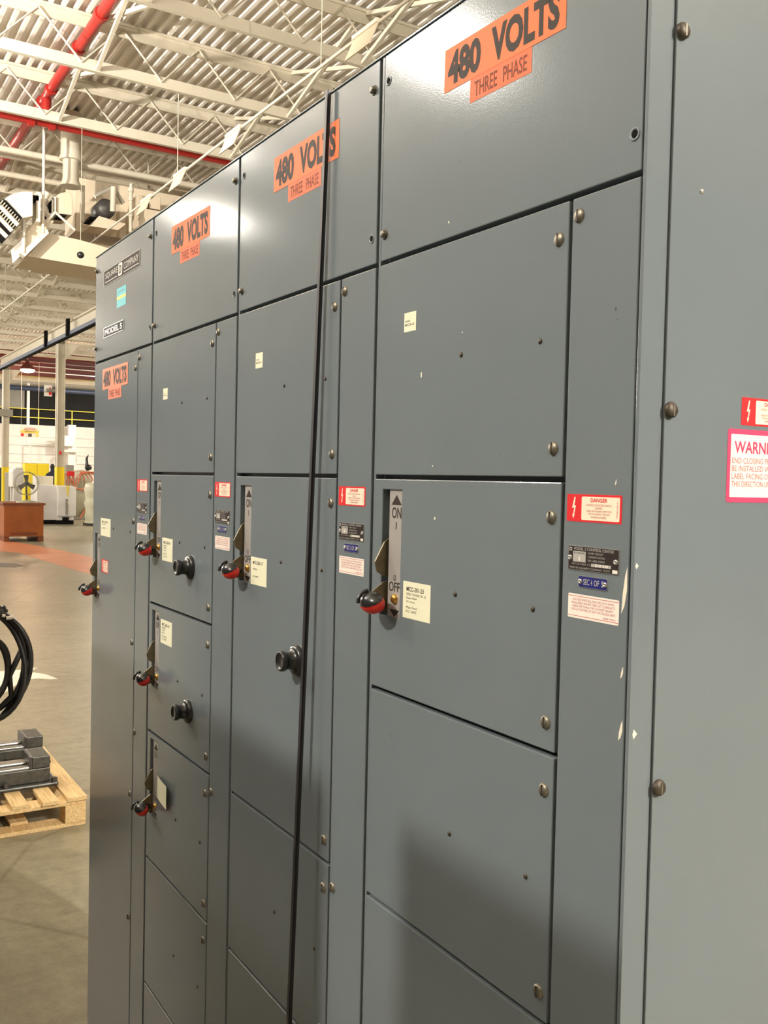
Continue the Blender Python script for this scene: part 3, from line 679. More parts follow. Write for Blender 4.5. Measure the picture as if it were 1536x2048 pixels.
# thin conduit along X with hanging reflector plates
c0 = onX(300, 395, -13.0); ZC = c0.z; YC = c0.y
t = thing('hanging_conduit', (-10, YC, ZC), 'thin cream conduit with small hanging plates above the cabinets', 'conduit')
mb = MB(); mb.tube([(-4, YC, ZC), (-34, YC, ZC)], .016, CREAM, 8); mb.build('conduit', t)
for px in (295, 363, 470, 735):
    q = onY(px, 395-(px-300)*.762, YC); x = q.x
    mb = MB(); mb.prism([(x-.22, YC-.02, ZC), (x+.22, YC-.02, ZC), (x+.20, YC-.10, ZC-.21), (x-.24, YC-.10, ZC-.21)], (0, .012, 0), BEIGE)
    mb.box(x-.22, x+.22, YC-.04, YC+.03, ZC-.01, ZC+.025, WSHEET); mb.build('hanging_plate', t)
for x in (-7.6-.1, -11.83, -16.0, -20.2, -24.3): mb = MB(); mb.tube([(x, YC, ZC), (x, YC, 6.84)], .006, CREAM, 6); mb.build('hanger_wire', t)

# ================================================================ HVAC EQUIPMENT UNDER THE ROOF
def pxpoly(pts, X, depth, material, mb): # outline at its own distance, with real depth away from the aisle
    mb.prism([tuple(onX(x, y, X)) for x, y in pts], (-depth, 0, 0), material)
XH = -15.2
q0 = onX(142, 250, XH-.1); q1 = onX(142, 318, XH-.1); q2 = onX(142, 374, XH-.1)
t = thing('exhaust_flue', tuple(q2), 'tall round cream flue rising above the heater platform', 'flue')
mb = MB(); mb.tube([(q0.x, q1.y, 7.54), (q0.x, q1.y, q1.z)], .165, CREAM, 20); mb.tube([(q0.x, q1.y, q1.z+.03), (q0.x, q1.y, q1.z-.03)], .18, CREAM, 20)
mb.build('upper_pipe', t)
mb = MB(); mb.lathe((q0.x, q1.y, q1.z), (0, 0, -1), [(0, .13), (.15, .125), (.35, .13), (q1.z-q2.z, .18)], CREAM, 20); mb.build('lower_cone', t)
# big beige air handler
pA = onX(95, 520, XH); pB = onX(345, 540, XH)
t = thing('air_handler', (XH, pA.y+1, pA.z), 'large beige air handling casing hanging under the roof behind the flue', 'air handler')
mb = MB(); mb.box(XH-1.6, XH-.8, onX(100, 500, XH).y, 6.3, onX(180, 520, XH).z, onX(200, 465, XH).z, BEIGE); mb.build('lower_casing', t, bevel=.01)
mb = MB(); mb.box(XH-1.6, XH-.9, onX(150, 400, XH-.9).y, 6.3, onX(200, 470, XH-.9).z, min(6.78, onX(200, 345, XH-.9).z), BEIGE); mb.build('upper_casing', t, bevel=.01)
mb = MB(); mb.box(XH-.9, XH-.3, onX(268, 400, XH-.5).y, onX(289, 400, XH-.5).y, onX(280, 420, XH-.5).z, onX(280, 397, XH-.5).z, BEIGE)
mb.box(XH-.9, XH-.3, onX(292, 400, XH-.5).y, onX(314, 400, XH-.5).y, onX(300, 423, XH-.5).z, onX(300, 397, XH-.5).z, BEIGE)
mb.box(XH-.9, XH-.2, onX(266, 440, XH-.5).y, onX(330, 440, XH-.5).y, onX(280, 462, XH-.5).z, onX(280, 425, XH-.5).z, BEIGE); mb.build('filter_boxes', t, bevel=.01)
mb = MB(); pxpoly([(180, 452), (198, 432), (252, 448), (236, 460)], XH-.1, .5, BEIGE, mb); mb.build('drip_tray', t)
# blower with black motor
q = onX(207, 415, XH-.3)
t = thing('blower', tuple(q), 'blower with black motor and pipes beside the casing', 'blower')
mb = MB(); mb.lathe((q.x, q.y, q.z-.05), (1, 0, 0), [(-.25, .12), (-.2, .16), (.15, .16), (.2, .1), (.22, 0)], DGREY, 20); mb.build('motor', t)
mb = MB(); mb.box(q.x-.3, q.x+.1, q.y-.25, q.y+.22, q.z-.25, q.z-.21, DARKIN); mb.build('base', t)
mb = MB(); mb.tube([(q.x, q.y-.35, q.z-.3), (q.x, q.y-.35, q.z+.3)], .04, CREAM); mb.tube([(q.x+.2, q.y-.2, q.z+.1), (q.x+.2, q.y+.1, q.z+.32), (q.x+.1, q.y+.3, q.z+.1)], .035, GALV)
mb.tube([(q.x+.2, q.y+.1, q.z-.1), (q.x+.25, q.y+.1, q.z+.3)], .05, CREAM); mb.build('pipes', t)
# slanting platform
t = thing('heater_platform', tuple(onX(60, 500, XH+.6)), 'white steel platform hung on rods below the heaters', 'platform')
PX_ = XH+.5
mb = MB(); mb.prism([tuple(onX(*p, PX_)) for p in ((40, 506), (50, 513), (98, 466), (94, 458))], (-.15, 0, 0), WSHEET); mb.build('front_beam', t)
mb = MB(); mb.prism([tuple(onX(*p, PX_-.1)) for p in ((44, 478), (76, 436), (108, 442), (92, 462), (48, 505))], (-.9, 0, 0), BEIGE); mb.build('side_panel', t)
mb = MB(); mb.prism([tuple(onX(*p, PX_-.2)) for p in ((55, 512), (96, 466), (160, 480), (300, 520), (250, 545))], (-1.05, 0, 0), BEIGE); mb.build('deck_panel', t)
mb = MB(); q = onX(86, 466, PX_); mb.tube([tuple(q), (q.x, q.y, 7.5)], .022, WSHEET, 8)
q = onX(47, 505, PX_); mb.tube([tuple(q), (q.x, q.y, q.z+.55)], .03, WSHEET, 8); mb.build('hanger_rods', t)
mb = MB(); mb.tube([tuple(onX(92, 445, PX_-.1)), tuple(onX(110, 425, PX_-.1))], .02, WSHEET, 8); mb.tube([tuple(onX(110, 424, PX_-.1)), tuple(onX(150, 460, PX_-.1))], .02, WSHEET, 8); mb.build('cross_struts', t)
# left heater with curved hood and louvred mouth
XL = XH+.7
t = thing('unit_heater', tuple(onX(40, 420, XL)), 'white unit heater with curved hood and slanted dark louvres', 'heater')
mb = MB(); arc = [(11, 396), (20, 390), (31, 386), (45, 383), (58, 383), (66, 384), (66, 432), (47, 436)]
pxpoly(arc, XL, .7, WSHEET, mb); mb.build('hood', t, bevel=.01)
mb = MB(); pxpoly([(-6, 404), (8, 398), (44, 436), (18, 472), (-30, 430)], XL-.02, .6, DARKIN, mb); mb.build('mouth', t)
for (a, b) in (((0, 412), (36, 450)), ((-6, 430), (24, 462)), ((-14, 446), (14, 474))):
    mb = MB(); mb.tube([tuple(onX(*a, XL+.02)), tuple(onX(*b, XL+.02))], .035, WSHEET, 6); mb.build('louvre', t)
for k in range(9):
    a = (6+k*4.2, 401+k*4.6); b = (a[0]-20, a[1]+24)
    mb = MB(); mb.tube([tuple(onX(*a, XL+.01)), tuple(onX(*b, XL+.01))], .012, GALV, 6); mb.build('vane', t)
mb = MB(); q = onX(77, 410, XL-.1); mb.box(q.x-.3, q.x, q.y-.03, q.y+.03, onX(77, 440, XL).z, onX(77, 380, XL).z, WSHEET)
q = onX(71, 393, XL-.1); mb.box(q.x-.3, q.x, q.y-.05, q.y+.05, onX(77, 398, XL).z, onX(77, 388, XL).z, DARKIN); mb.build('side_bracket', t)
# right heater with flat casing
XR = XH+.3
t = thing('unit_heater', tuple(onX(128, 410, XR)), 'beige boxy unit heater with rounded top and white frame', 'heater')
mb = MB(); pxpoly([(112, 396), (114, 390), (121, 386), (130, 384), (138, 386), (144, 392), (145, 396), (145, 430), (113, 427)], XR, .7, BEIGE, mb); mb.build('casing', t, bevel=.01)
mb = MB(); pxpoly([(104, 394), (107, 394), (107, 428), (104, 428)], XR+.05, .08, WSHEET, mb); pxpoly([(109, 393), (112, 393), (112, 428), (109, 428)], XR+.05, .08, WSHEET, mb)
pxpoly([(96, 402), (108, 393), (109, 396), (98, 404)], XR+.05, .08, WSHEET, mb); pxpoly([(98, 430), (104, 424), (107, 428), (101, 433)], XR+.05, .08, WSHEET, mb); mb.build('frame', t)
mb = MB(); pxpoly([(99, 404), (104, 400), (104, 426), (99, 424)], XR, .5, DARKIN, mb); pxpoly([(116, 428), (134, 430), (132, 433), (116, 431)], XR+.01, .3, DARKIN, mb); mb.build('mouth', t)
mb = MB(); mb.tube([tuple(onX(x, y, XR-.1)) for x, y in ((94, 386), (88, 396), (86, 410), (91, 422), (99, 431))], .06, WSHEET, 8); mb.build('curved_duct', t)
mb = MB(); q = onX(161, 510, -13.86); mb.ball(tuple(q), .055, .055, .05, BLK); mb.tube([tuple(q), (q.x, q.y, 6.84)], .004, CREAM, 6)
tag(mb.build('dome_camera', origin=q), 'small black ball hanging below the heater platform', 'camera')
# vertical cream riser and the bent conduit
t = thing('vent_riser', tuple(onX(261, 400, XH-.2)), 'slender cream riser pipe with collars by the beige boxes', 'pipe')
q = onX(261, 470, XH); mb = MB(); zt = onX(261, 368, XH).z; mb.tube([(q.x, q.y, q.z), (q.x, q.y, zt)], .03, CREAM, 10)
for yy in (380, 398, 430): z = onX(261, yy, XH).z; mb.tube([(q.x, q.y, z-.03), (q.x, q.y, z+.03)], .045, CREAM, 10)
mb.build('riser', t)
q = [onX(*p, -16.6) for p in ((170, 285), (250, 297), (285, 306), (294, 314), (297, 330), (297, 400))]
mb = MB(); mb.tube([tuple(p) for p in q], .02, CREAM, 8); tag(mb.build('bent_conduit', origin=q[0]), 'thin cream conduit bending down beside the riser pipe', 'conduit')
# broad cream pipes running across behind the main pipe
for (x0_, y0_, x1_, y1_, X_, r, lab) in ((0, 303, 420, 372, -15.45, .05, 'thick cream pipe crossing behind the flue'), (-10, 352, 300, 392, -16.9, .05, 'cream pipe running lower behind the heaters')):
    qa = onX(x0_, y0_, X_); z = (qa.z+onX(x1_, y1_, X_).z)/2
    z = min(z, 7.3)
    mb = MB(); mb.tube([(X_, 0, z), (X_, 16, z)], r, CREAM, 12); tag(mb.build('overhead_pipe', origin=(X_, qa.y, z)), lab, 'pipe')

# ================================================================ CRANE RUNWAY, COLUMNS, FAR END
YR = 7.0; q = onY(120, 682, YR); ZR = q.z
t = thing('crane_runway', (-30, YR, ZR), 'long cream and blue crane runway beam carried by the columns', 'beam')
mb = MB(); mb.box(-44.3, -14, YR-.12, YR+.12, ZR+.42, ZR+.46, CREAM); mb.box(-44.3, -14, YR-.02, YR+.02, ZR+.05, ZR+.42, CREAM); mb.box(-44.3, -14, YR-.1, YR+.1, ZR+.02, ZR+.05, CREAM); mb.build('beam', t)
mb = MB(); mb.box(-44.3, -14, YR-.22, YR-.14, ZR-.09, ZR+.05, BLUER); mb.box(-44.3, -14, YR-.25, YR-.11, ZR-.13, ZR-.09, DARKIN); mb.build('conductor_rail', t)
for x in (-31.0, -34.2): mb = MB(); mb.box(x-.09, x+.09, YR-.3, YR-.2, ZR-.1, ZR+.45, DARKIN); mb.build('clamp', t)
for i, (px, w_) in enumerate(((120.5, .26), (11.5, .26))):
    d = ray(px, 800); k = (YR-CAM.y)/d.y; x = CAM.x+d.x*k
    t = thing('column', (x, YR, 0), 'cream steel column with yellow foot %s' % ('nearer the cabinets' if i == 0 else 'at the left behind the fan'), 'column', 'cream columns under the crane runway')
    zy = onX(px, 934, x).z
    mb = MB(); mb.box(x-.15, x+.15, YR-w_/2, YR-w_/2+.03, zy, ZR, CREAM); mb.box(x-.15, x+.15, YR+w_/2-.03, YR+w_/2, zy, ZR, CREAM); mb.box(x-.02, x+.04, YR-w_/2, YR+w_/2, zy, ZR, CREAM); mb.build('shaft', t)
    mb = MB(); mb.box(x-.152, x+.152, YR-w_/2-.002, YR-w_/2+.032, 0, zy, YEL); mb.box(x-.152, x+.152, YR+w_/2-.032, YR+w_/2+.002, 0, zy, YEL); mb.box(x-.02, x+.045, YR-w_/2, YR+w_/2, 0, zy, YEL)
    o = mb.build('foot', t); o['label'] = 'yellow painted foot'
    mb = MB(); mb.prism([(x, YR+w_/2, ZR-.1), (x, YR+w_/2+.5, ZR-.1), (x, YR+w_/2, ZR-.7)], (.03, 0, 0), CREAM); mb.build('bracket', t)
    if i == 0:
        z = onX(121, 906, x).z; mb = MB(); mb.box(x+.15, x+.155, YR-.05, YR+.03, z-.06, z+.06, RED); o = mb.build('column_tag', t); o['label'] = 'small red column tag'
    else:
        z = onX(10, 826, x).z; mb = MB(); mb.box(x+.1, x+.3, YR-.3, YR+.25, z-.15, z+.15, GREYP); o = mb.build('junction_box', t)
# dark red crane girders
for i, (y0_, y1_, X_, mt, lab) in enumerate(((703, 722, -44.6, REDBEAM, 'upper dark red crane girder before the far wall'), (724, 730, -45.1, REDBEAM, 'thin dark red crane beam under the upper girder'),
        (733, 741, -45.9, REDBEAM, 'lower dark red crane beam at the glowing lamp'), (744, 751, -46.6, REDBEAM, 'lowest dark red crane beam above the cream ledge'))):
    za = onX(60, y0_, X_).z; zb_ = onX(60, y1_, X_).z
    mb = MB(); mb.box(X_-.03, X_+.03, -2, 24, zb_, za, mt); mb.box(X_-.10, X_+.10, -2, 24, zb_-.015, zb_, mt); tag(mb.build('crane_girder', origin=(X_, 8, zb_)), lab, 'girder', 'dark red crane girders')
X_ = -50
mb = MB(); za = onX(60, 752, X_).z; zb_ = onX(60, 763, X_).z
mb.box(X_-.2, X_+.2, -4, 26, zb_, za, CREAM); mb.box(X_-.4, X_+.4, -4, 26, za-.05, za, YEL)
tag(mb.build('roof_girder', origin=(X_, 8, zb_)), 'cream ledge girder under the dark red crane beams', 'girder')
mb = MB(); z = onX(60, 777, -64).z; mb.tube([(-64, -2, z), (-64, 26, z)], .16, mat('navy_pipe', (.025, .035, .07), .5), 10); tag(mb.build('overhead_pipe', origin=(-64, 8, z)), 'dark blue pipe across the front of the mezzanine', 'pipe')
# railing
XRl = -66.2
t = thing('mezzanine_railing', (XRl, 10, 4.95), 'yellow two-bar railing along the dark mezzanine', 'railing')
mb = MB()
for zz in (5.4, 5.98): mb.box(XRl-.025, XRl+.025, -4, 26, zz, zz+.05, YEL)
mb.build('rails', t)
pz = MB(); pz.box(XRl-.03, XRl+.03, -.03, .03, 4.95, 6.03, YEL)
pp = pz.build('post', t)
yy = onX(77, 840, XRl).y; sp = onX(144, 840, XRl).y-yy
k = -5
while yy+k*sp < 25:
    c = pp if k == -5 else pp.copy()
    if k > -5: COL.objects.link(c)
    c.location.y = yy+k*sp; k += 1
# thin white post and signs
t = thing('wall_post', tuple(onX(56, 850, -64.5)), 'thin white post rising past the mezzanine railing', 'post')
q = onX(56, 850, -64.5); mb = MB(); mb.box(q.x-.08, q.x+.08, q.y-.08, q.y+.08, 3.6, onX(56, 762, -64.5).z, WHITE); mb.build('post', t)
mb = MB(); qa = onX(40, 853, -45); qb = onX(79, 875, -45)
mb.box(-45.02, -45, qa.y, qb.y, qb.z, qa.z, WHITEP)
h = qa.z-qb.z; wd = qb.y-qa.y
mb.box(-45, -44.99, qa.y+.03, qb.y-.03, qb.z+h*.38, qb.z+h*.66, YELP)
def FARM(u, v, d): return (-45+.01+d, u, v)
txt(mb, FARM, 'ATTENTION', qa.y+wd*.25, qa.y+wd*.78, qb.z+h*.82, qb.z+h*.93, .005, RED, .02)
txt(mb, FARM, 'FORKLIFT TRAFFIC', qa.y+wd*.2, qa.y+wd*.85, qb.z+h*.68, qb.z+h*.79, .005, DARKOR, .02)
txt(mb, FARM, 'PEDESTRIANS STOP', qa.y+wd*.25, qa.y+wd*.8, qb.z+h*.5, qb.z+h*.6, .006, DGREY, .01)
mb.box(-45, -44.985, qa.y+wd*.42, qa.y+wd*.6, qb.z+h*.04, qb.z+h*.34, DGREY)
mb.lathe((-45, qa.y+wd*.12, qb.z+h*.2), (1, 0, 0), [(0, .07), (.012, .07)], RED, 12, False); mb.lathe((-45, qa.y+wd*.88, qb.z+h*.2), (1, 0, 0), [(0, .07), (.012, .07)], YELP, 12, False)
for yq in (qa.y+.05, qb.y-.05): mb.tube([(-45, yq, qa.z), (-45, yq, 7.56)], .006, GALV, 6)
tag(mb.build('hanging_sign', origin=(-45, (qa.y+qb.y)/2, qb.z)), 'white and yellow traffic sign hanging on wires before the far wall', 'sign')
X_ = -33.45; mb = MB(); qa = onX(88.5, 770, X_); qb = onX(104, 793, X_); t = thing('extinguisher_sign', (X_, qa.y, qb.z), 'white fire extinguisher sign on the near column', 'sign')
mb.box(X_-.02, X_, qa.y, qb.y, qb.z, qa.z, WHITEP); mb.build('panel', t)
mb = MB(); q = onX(100.5, 782, X_); mb.box(X_, X_+.02, q.y-.045, q.y+.045, q.z-.14, q.z+.08, RED); mb.box(X_, X_+.02, q.y-.02, q.y+.02, q.z+.08, q.z+.13, RED); mb.build('extinguisher_symbol', t)
mb = MB(); mb.box(X_-.04, X_+.25, qa.y+.02, YR-.1, qb.z+.15, qb.z+.25, GREYP); mb.build('bracket', t)
# pipes on the far wall
mb = MB(); zq = onX(60, 886, -66).z; q = onX(60, 886, -66); mb.tube([(-66, q.y, 0.2), (-66, q.y, zq), (-66, 14.4, zq)], .07, WHITE, 8); tag(mb.build('wall_pipe', origin=(-66, q.y, 0)), 'white wall pipe turning down beside the yellow lockers', 'pipe')
q = onX(142, 890, -65.5); mb = MB(); mb.box(-65.7, -65.2, q.y-.25, q.y+.25, 0, 5.0, WHITE); tag(mb.build('wall_column', origin=(-65.5, q.y, 0)), 'white wall column behind the hose barrel', 'column')
q = onX(133, 882, -65); mb = MB(); mb.box(-65.3, -64.8, q.y-.45, q.y+.45, q.z-.35, q.z+.35, GALV); mb.box(-65.3, -64.8, q.y-.2, q.y+1.2, q.z-.75, q.z-.6, GALV); tag(mb.build('wall_heater', origin=tuple(q)), 'grey box on a shelf against the white far wall', 'box')

# ================================================================ MACHINE BAY THINGS
# orange bin
x1, x0 = -23.5, -24.9; ya = onX(8, 1040, x1).y; yb_ = onX(87, 1040, x1).y; zt = onX(50, 1006, x1).z
t = thing('steel_bin', (x1, (ya+yb_)/2, 0), 'rusty orange steel bin with the fan standing on it', 'bin')
mb = MB(); mb.box(x0, x1, ya, yb_, .12, zt-.04, BINM); mb.box(x0-.03, x1+.03, ya-.03, yb_+.04, zt-.05, zt, DARKOR); mb.build('body', t)
for y in (ya+.06, yb_-.06): mb = MB(); mb.box(x0, x1+.02, y-.06, y+.06, 0, .13, DARKOR); mb.build('foot', t)
mb = MB(); mb.box(x1-.01, x1+.02, ya+.15, yb_-.15, .16, .22, DARKOR); mb.build('lower_rib', t)
# fan
q = onX(53, 967, -23.9); rr = 21.5/FPX*24.9
t = thing('pedestal_fan', (q.x, q.y, zt), 'round pedestal fan with three grey blades on the orange bin', 'fan')
mb = MB()
for x_ in (-.07, .07): mb.tube([(q.x+x_, q.y+rr*math.cos(a), q.z+rr*math.sin(a)) for a in [2*math.pi*k/32 for k in range(32)]], .008, OLIVE, 6, closed=True)
for k in range(28):
    a = 2*math.pi*k/28
    mb.tube([(q.x+.09, q.y+.04*math.cos(a), q.z+.04*math.sin(a)), (q.x+.07, q.y+rr*math.cos(a), q.z+rr*math.sin(a)), (q.x-.07, q.y+rr*math.cos(a), q.z+rr*math.sin(a))], .0025, OLIVE, 4)
mb.build('guard', t)
for k in range(3):
    a = math.radians(93+120*k); u = Vector((0, math.cos(a), math.sin(a))); v = Vector((.25, -math.sin(a), math.cos(a)))*.062
    c = Vector((q.x, q.y, q.z)); mb = MB(); mb.prism([tuple(c+u*.05-v*.6), tuple(c+u*.21-v), tuple(c+u*.21+v), tuple(c+u*.05+v*.6)], (.008, 0, 0), DGREY); mb.build('blade', t)
mb = MB(); mb.lathe(tuple(q), (1, 0, 0), [(-.12, .06), (.03, .06), (.05, .03)], DGREY, 12); mb.build('motor', t)
mb = MB(); mb.tube([(q.x-.05, q.y, q.z), (q.x-.02, q.y+.02, zt+.03)], .022, DGREY, 8); mb.build('pole', t)
mb = MB(); mb.lathe((q.x, q.y+.02, zt), (0, 0, 1), [(0, .26), (.03, .25), (.06, .05)], OLIVE, 20); mb.build('base', t)
# pale casting on legs behind fan
q = onX(33, 1000, -26.5)
t = thing('machine_casting', (-26.5, q.y, 0), 'pale cream machine casting on legs behind the fan', 'machine')
ya, yb_ = onX(25, 960, -26.5).y, onX(48, 960, -26.5).y; z1 = onX(33, 936, -26.5).z; z2 = onX(33, 975, -26.5).z
mb = MB(); mb.box(-27.1, -26.5, ya, yb_, z2, z1-.05, CABW); mb.box(-27.0, -26.6, ya+.08, yb_, z1-.05, z1+.02, CABW); mb.build('body', t, bevel=.05, segs=3)
for y in (ya+.04, yb_-.14):
    for x in (-27.05, -26.65): mb = MB(); mb.box(x, x+.1, y, y+.09, 0, z2, CABW); mb.build('leg', t)
# yellow lockers
X_ = -37; ya, yb_ = onX(50, 950, X_).y, onX(98, 950, X_).y; zt = onX(70, 927, X_).z
t = thing('yellow_locker', (X_, (ya+yb_)/2, 0), 'bright yellow two-door safety cabinet behind the fan', 'cabinet')
mb = MB(); mb.box(X_-.5, X_, ya, yb_, 0, zt, YEL); mb.build('body', t)
for a, b in ((ya+.02, (ya+yb_)/2-.015), ((ya+yb_)/2+.015, yb_-.02)): mb = MB(); mb.box(X_, X_+.02, a, b, .1, zt-.04, YEL); mb.build('door', t, bevel=.005)
# dark grey machines at the left edge
for (xa, xb, yt, X_, mt, lab, cat) in ((-12, 3, 935, -31, DGREY, 'dark grey machine at the left edge of the hall', 'machine'), (17, 27, 945, -38.5, GREYP, 'low grey cabinet between the left column and the casting', 'cabinet')):
    a, b = onX(xa, 960, X_).y, onX(xb, 960, X_).y; zt = onX((xa+xb)/2, yt, X_).z
    mb = MB(); mb.box(X_-.8, X_, a, b, .05, zt, mt); mb.box(X_-.7, X_-.1, a+.05, b-.05, 0, .05, DARKIN); mb.box(X_, X_+.03, a+.06, b-.06, zt*.45, zt*.85, DARKIN)
    tag(mb.build('machine', origin=(X_, a, 0), bevel=.02), lab, cat)
# person in dark blue behind column
X_ = -35.3; q = onX(105.5, 927, X_); H = 1.80; px_, py_ = X_, q.y
mb = MB(); mb.box(X_-.5, X_+.5, q.y-.45, q.y+.45, .17, .2, GREYP)
for a_ in (-.46, .4): mb.box(X_-.5, X_+.5, q.y+a_, q.y+a_+.06, 0, .17, GREYP)
tag(mb.build('work_platform', origin=(X_, q.y, 0)), 'low grey work platform under the person in navy', 'platform')
def person():
    t = thing('person', (px_, py_, .2), 'person in dark blue work clothes standing with back turned behind the column', 'person')
    me = bpy.data.meshes.new('body'); k = H/1.78
    V = [(0, 0, .98), (0, 0, 1.15), (0.02, 0, 1.32), (.02, 0, 1.45), (.0, 0, 1.53), (.05, .0, 1.66),
         (0, -.10, .93), (0.03, -.11, .50), (0, -.12, .08), (.12, -.12, .04), (0, .10, .93), (.03, .11, .50), (0, .12, .08), (.12, .12, .04),
         (0, -.19, 1.42), (.02, -.24, 1.14), (.16, -.20, .96), (0, .19, 1.42), (.02, .24, 1.14), (.16, .20, .96)]
    E_ = [(0, 1), (1, 2), (2, 3), (3, 4), (4, 5), (0, 6), (6, 7), (7, 8), (8, 9), (0, 10), (10, 11), (11, 12), (12, 13), (3, 14), (14, 15), (15, 16), (3, 17), (17, 18), (18, 19)]
    R_ = [.15, .14, .16, .13, .06, .105, .10, .065, .045, .04, .10, .065, .045, .04, .065, .045, .035, .065, .045, .035]
    me.from_pydata([(-a*k, b*k, c*k) for a, b, c in V], E_, [])
    o = bpy.data.objects.new('body', me); COL.objects.link(o); o.parent = t
    sk = o.modifiers.new('skin', 'SKIN'); 
    for i, r in enumerate(R_): me.skin_vertices[0].data[i].radius = (r*k, r*k)
    me.skin_vertices[0].data[0].use_root = True
    ss = o.modifiers.new('sub', 'SUBSURF'); ss.levels = 1; ss.render_levels = 1
    me.materials.append(mat('navy_workwear', (.018, .02, .045), .8))
    mb = MB(); mb.ball((px_-.05, py_, 1.92), .10, .085, .12, mat('dark_hair', (.015, .012, .01), .7), 12, 8); mb.build('hair', t)
try: person()
except Exception as e: print('person', e)
# light grey switch cabinets
X_ = -31.6
def cab(xa, xb, yt, yb, X_, dep, label, knobs=False):
    a, b = onX(xa, 1000, X_).y, onX(xb, 1000, X_).y; z1 = onX((xa+xb)/2, yt, X_).z; z0 = max(.14, onX((xa+xb)/2, yb, X_).z)
    t = thing('switch_cabinet', (X_, (a+b)/2, 0), label, 'cabinet', 'light grey cabinets on low dollies')
    mb = MB(); mb.box(X_-dep, X_, a, b, z0, z1, CABW); mb.build('body', t, bevel=.01)
    mb = MB(); mb.box(X_-dep+.05, X_-.02, a, b, 0.0, z0, DARKIN); mb.build('dolly', t)
    return t, a, b, z0, z1
t, a, b, z0, z1 = cab(74, 113.2, 970, 1043, X_, 1.0, 'broad light grey cabinet left of the handled one, on a black dolly')
t, a, b, z0, z1 = cab(114, 148, 972, 1043, X_+.25, 1.0, 'light grey cabinet with lever handle and hanging door on a black dolly')
mb = MB(); dz0 = onX(130, 1032, X_+.3).z; mb.box(X_+.25, X_+.32, onX(116, 1000, X_+.3).y, onX(152, 1000, X_+.3).y, dz0, z1-.02, CABW); d = mb.build('door', t, bevel=.01)
mb = MB(); q = onX(134, 1015, X_+.36); mb.box(q.x-.03, q.x, q.y-.04, q.y+.03, q.z-.25, q.z+.28, GREYP); mb.build('slot', d)
mb = MB(); q2 = onX(140, 1012, X_+.42); mb.prism([(q2.x, q2.y-.09, q2.z+.13), (q2.x, q2.y-.03, q2.z+.13), (q2.x, q2.y+.09, q2.z-.06), (q2.x, q2.y+.04, q2.z-.07)], (.03, 0, 0), WHITEP); mb.build('lever', d)
mb = MB(); q = onX(135, 975, X_+.34); mb.prism([(q.x, q.y-.06, q.z+.05), (q.x, q.y+.06, q.z+.05), (q.x, q.y+.03, q.z-.28), (q.x, q.y, q.z-.32)], (.005, 0, 0), YELP); o = mb.build('stain', d); o['label'] = 'yellow-brown stain'
mb = MB(); q = onX(131, 1038, X_+.27); mb.box(q.x-.02, q.x+.03, q.y-.1, q.y+.1, q.z-.04, q.z+.06, DARKIN); mb.build('vent', t)
cab(72, 106, 952, 1000, X_-1.8, .6, 'light grey cabinet standing behind the broad one')
# hose barrel
X_ = -35.4; q = onX(158, 1025, X_)
t = thing('hose_barrel', (X_, q.y, 0), 'greenish grey tank draped with orange hoses', 'tank')
c = Vector((X_, q.y, 0)); zt = onX(160, 940, X_).z
mb = MB(); mb.lathe((c.x, c.y, .05), (0, 0, 1), [(0, .42), (.08, .44), (.9, .44), (.95, .40), (1.0, .40)], OLIVE, 20); mb.build('lower_drum', t)
mb = MB(); mb.lathe((c.x-.1, c.y+.1, 1.05), (0, 0, 1), [(0, .36), (.1, .38), (zt-1.15, .38), (zt-1.08, .3), (zt-1.05, .05)], OLIVE, 20); mb.build('upper_drum', t)
for k in range(7):
    pts = []; r_ = .30+.03*k; ph = random.uniform(-.3, .3); cc = Vector((c.x+.45+.03*k, c.y-.38+.11*k, zt-.35))
    for j in range(19):
        a = math.pi*(.0+j/18*1.15)+ph; pts.append((cc.x, cc.y+r_*math.cos(a), cc.z+.28*math.sin(a)-(.12 if j > 14 else 0)))
    mb = MB(); mb.tube(pts, .022, HOSE, 6); mb.build('hose', t)
mb = MB(); mb.tube([(c.x+.5, c.y+.55, zt-.3), (c.x+.5, c.y+.45, .8), (c.x+.55, c.y+.1, .35), (c.x+.6, c.y-.1, .05)], .03, HOSE, 8); mb.build('hose', t)
mb = MB(); mb.tube([(c.x+.5, c.y-.5, zt-.3), (c.x+.5, c.y-.2, zt-.7), (c.x+.5, c.y+.2, zt-.75), (c.x+.5, c.y+.5, zt-.4)], .028, HOSE, 8); mb.build('hose', t)
mb = MB(); q = onX(142, 948, X_+.5); mb.box(q.x, q.x+.1, q.y-.15, q.y+.1, q.z-.08, q.z+.1, RED); mb.box(q.x, q.x+.11, q.y+.1, q.y+.3, q.z-.14, q.z+.1, CREAM); mb.build('hose_reel', t)
# dark monitor arm and grey bin behind
X_ = -37; q = onX(174, 935, X_); t = thing('jointed_tool', (X_, q.y, 0), 'black jointed tool arm standing behind the barrel', 'machine')
mb = MB(); mb.tube([(X_, q.y, 0), (X_, q.y, q.z-.1)], .05, DGREY, 8); mb.build('post', t)
mb = MB(); mb.ball((X_, q.y+.05, q.z), .1, .14, .12, BLK); mb.tube([(X_, q.y, q.z), (X_, q.y-.02, q.z+.35), (X_, q.y+.05, q.z+.5)], [.07, .05, .01], BLK, 8); mb.build('head', t)
a, b = onX(133, 940, -40).y, onX(148, 940, -40).y; mb = MB(); mb.box(-40.5, -40, a, b, 0, onX(140, 930, -40).z, GREYP); mb.box(-40, -39.95, a+.05, b-.05, .5, 1.2, GALV)
tag(mb.build('metal_cabinet', origin=(-40, a, 0), bevel=.02), 'mauve-grey metal cabinet behind the hose barrel', 'cabinet')
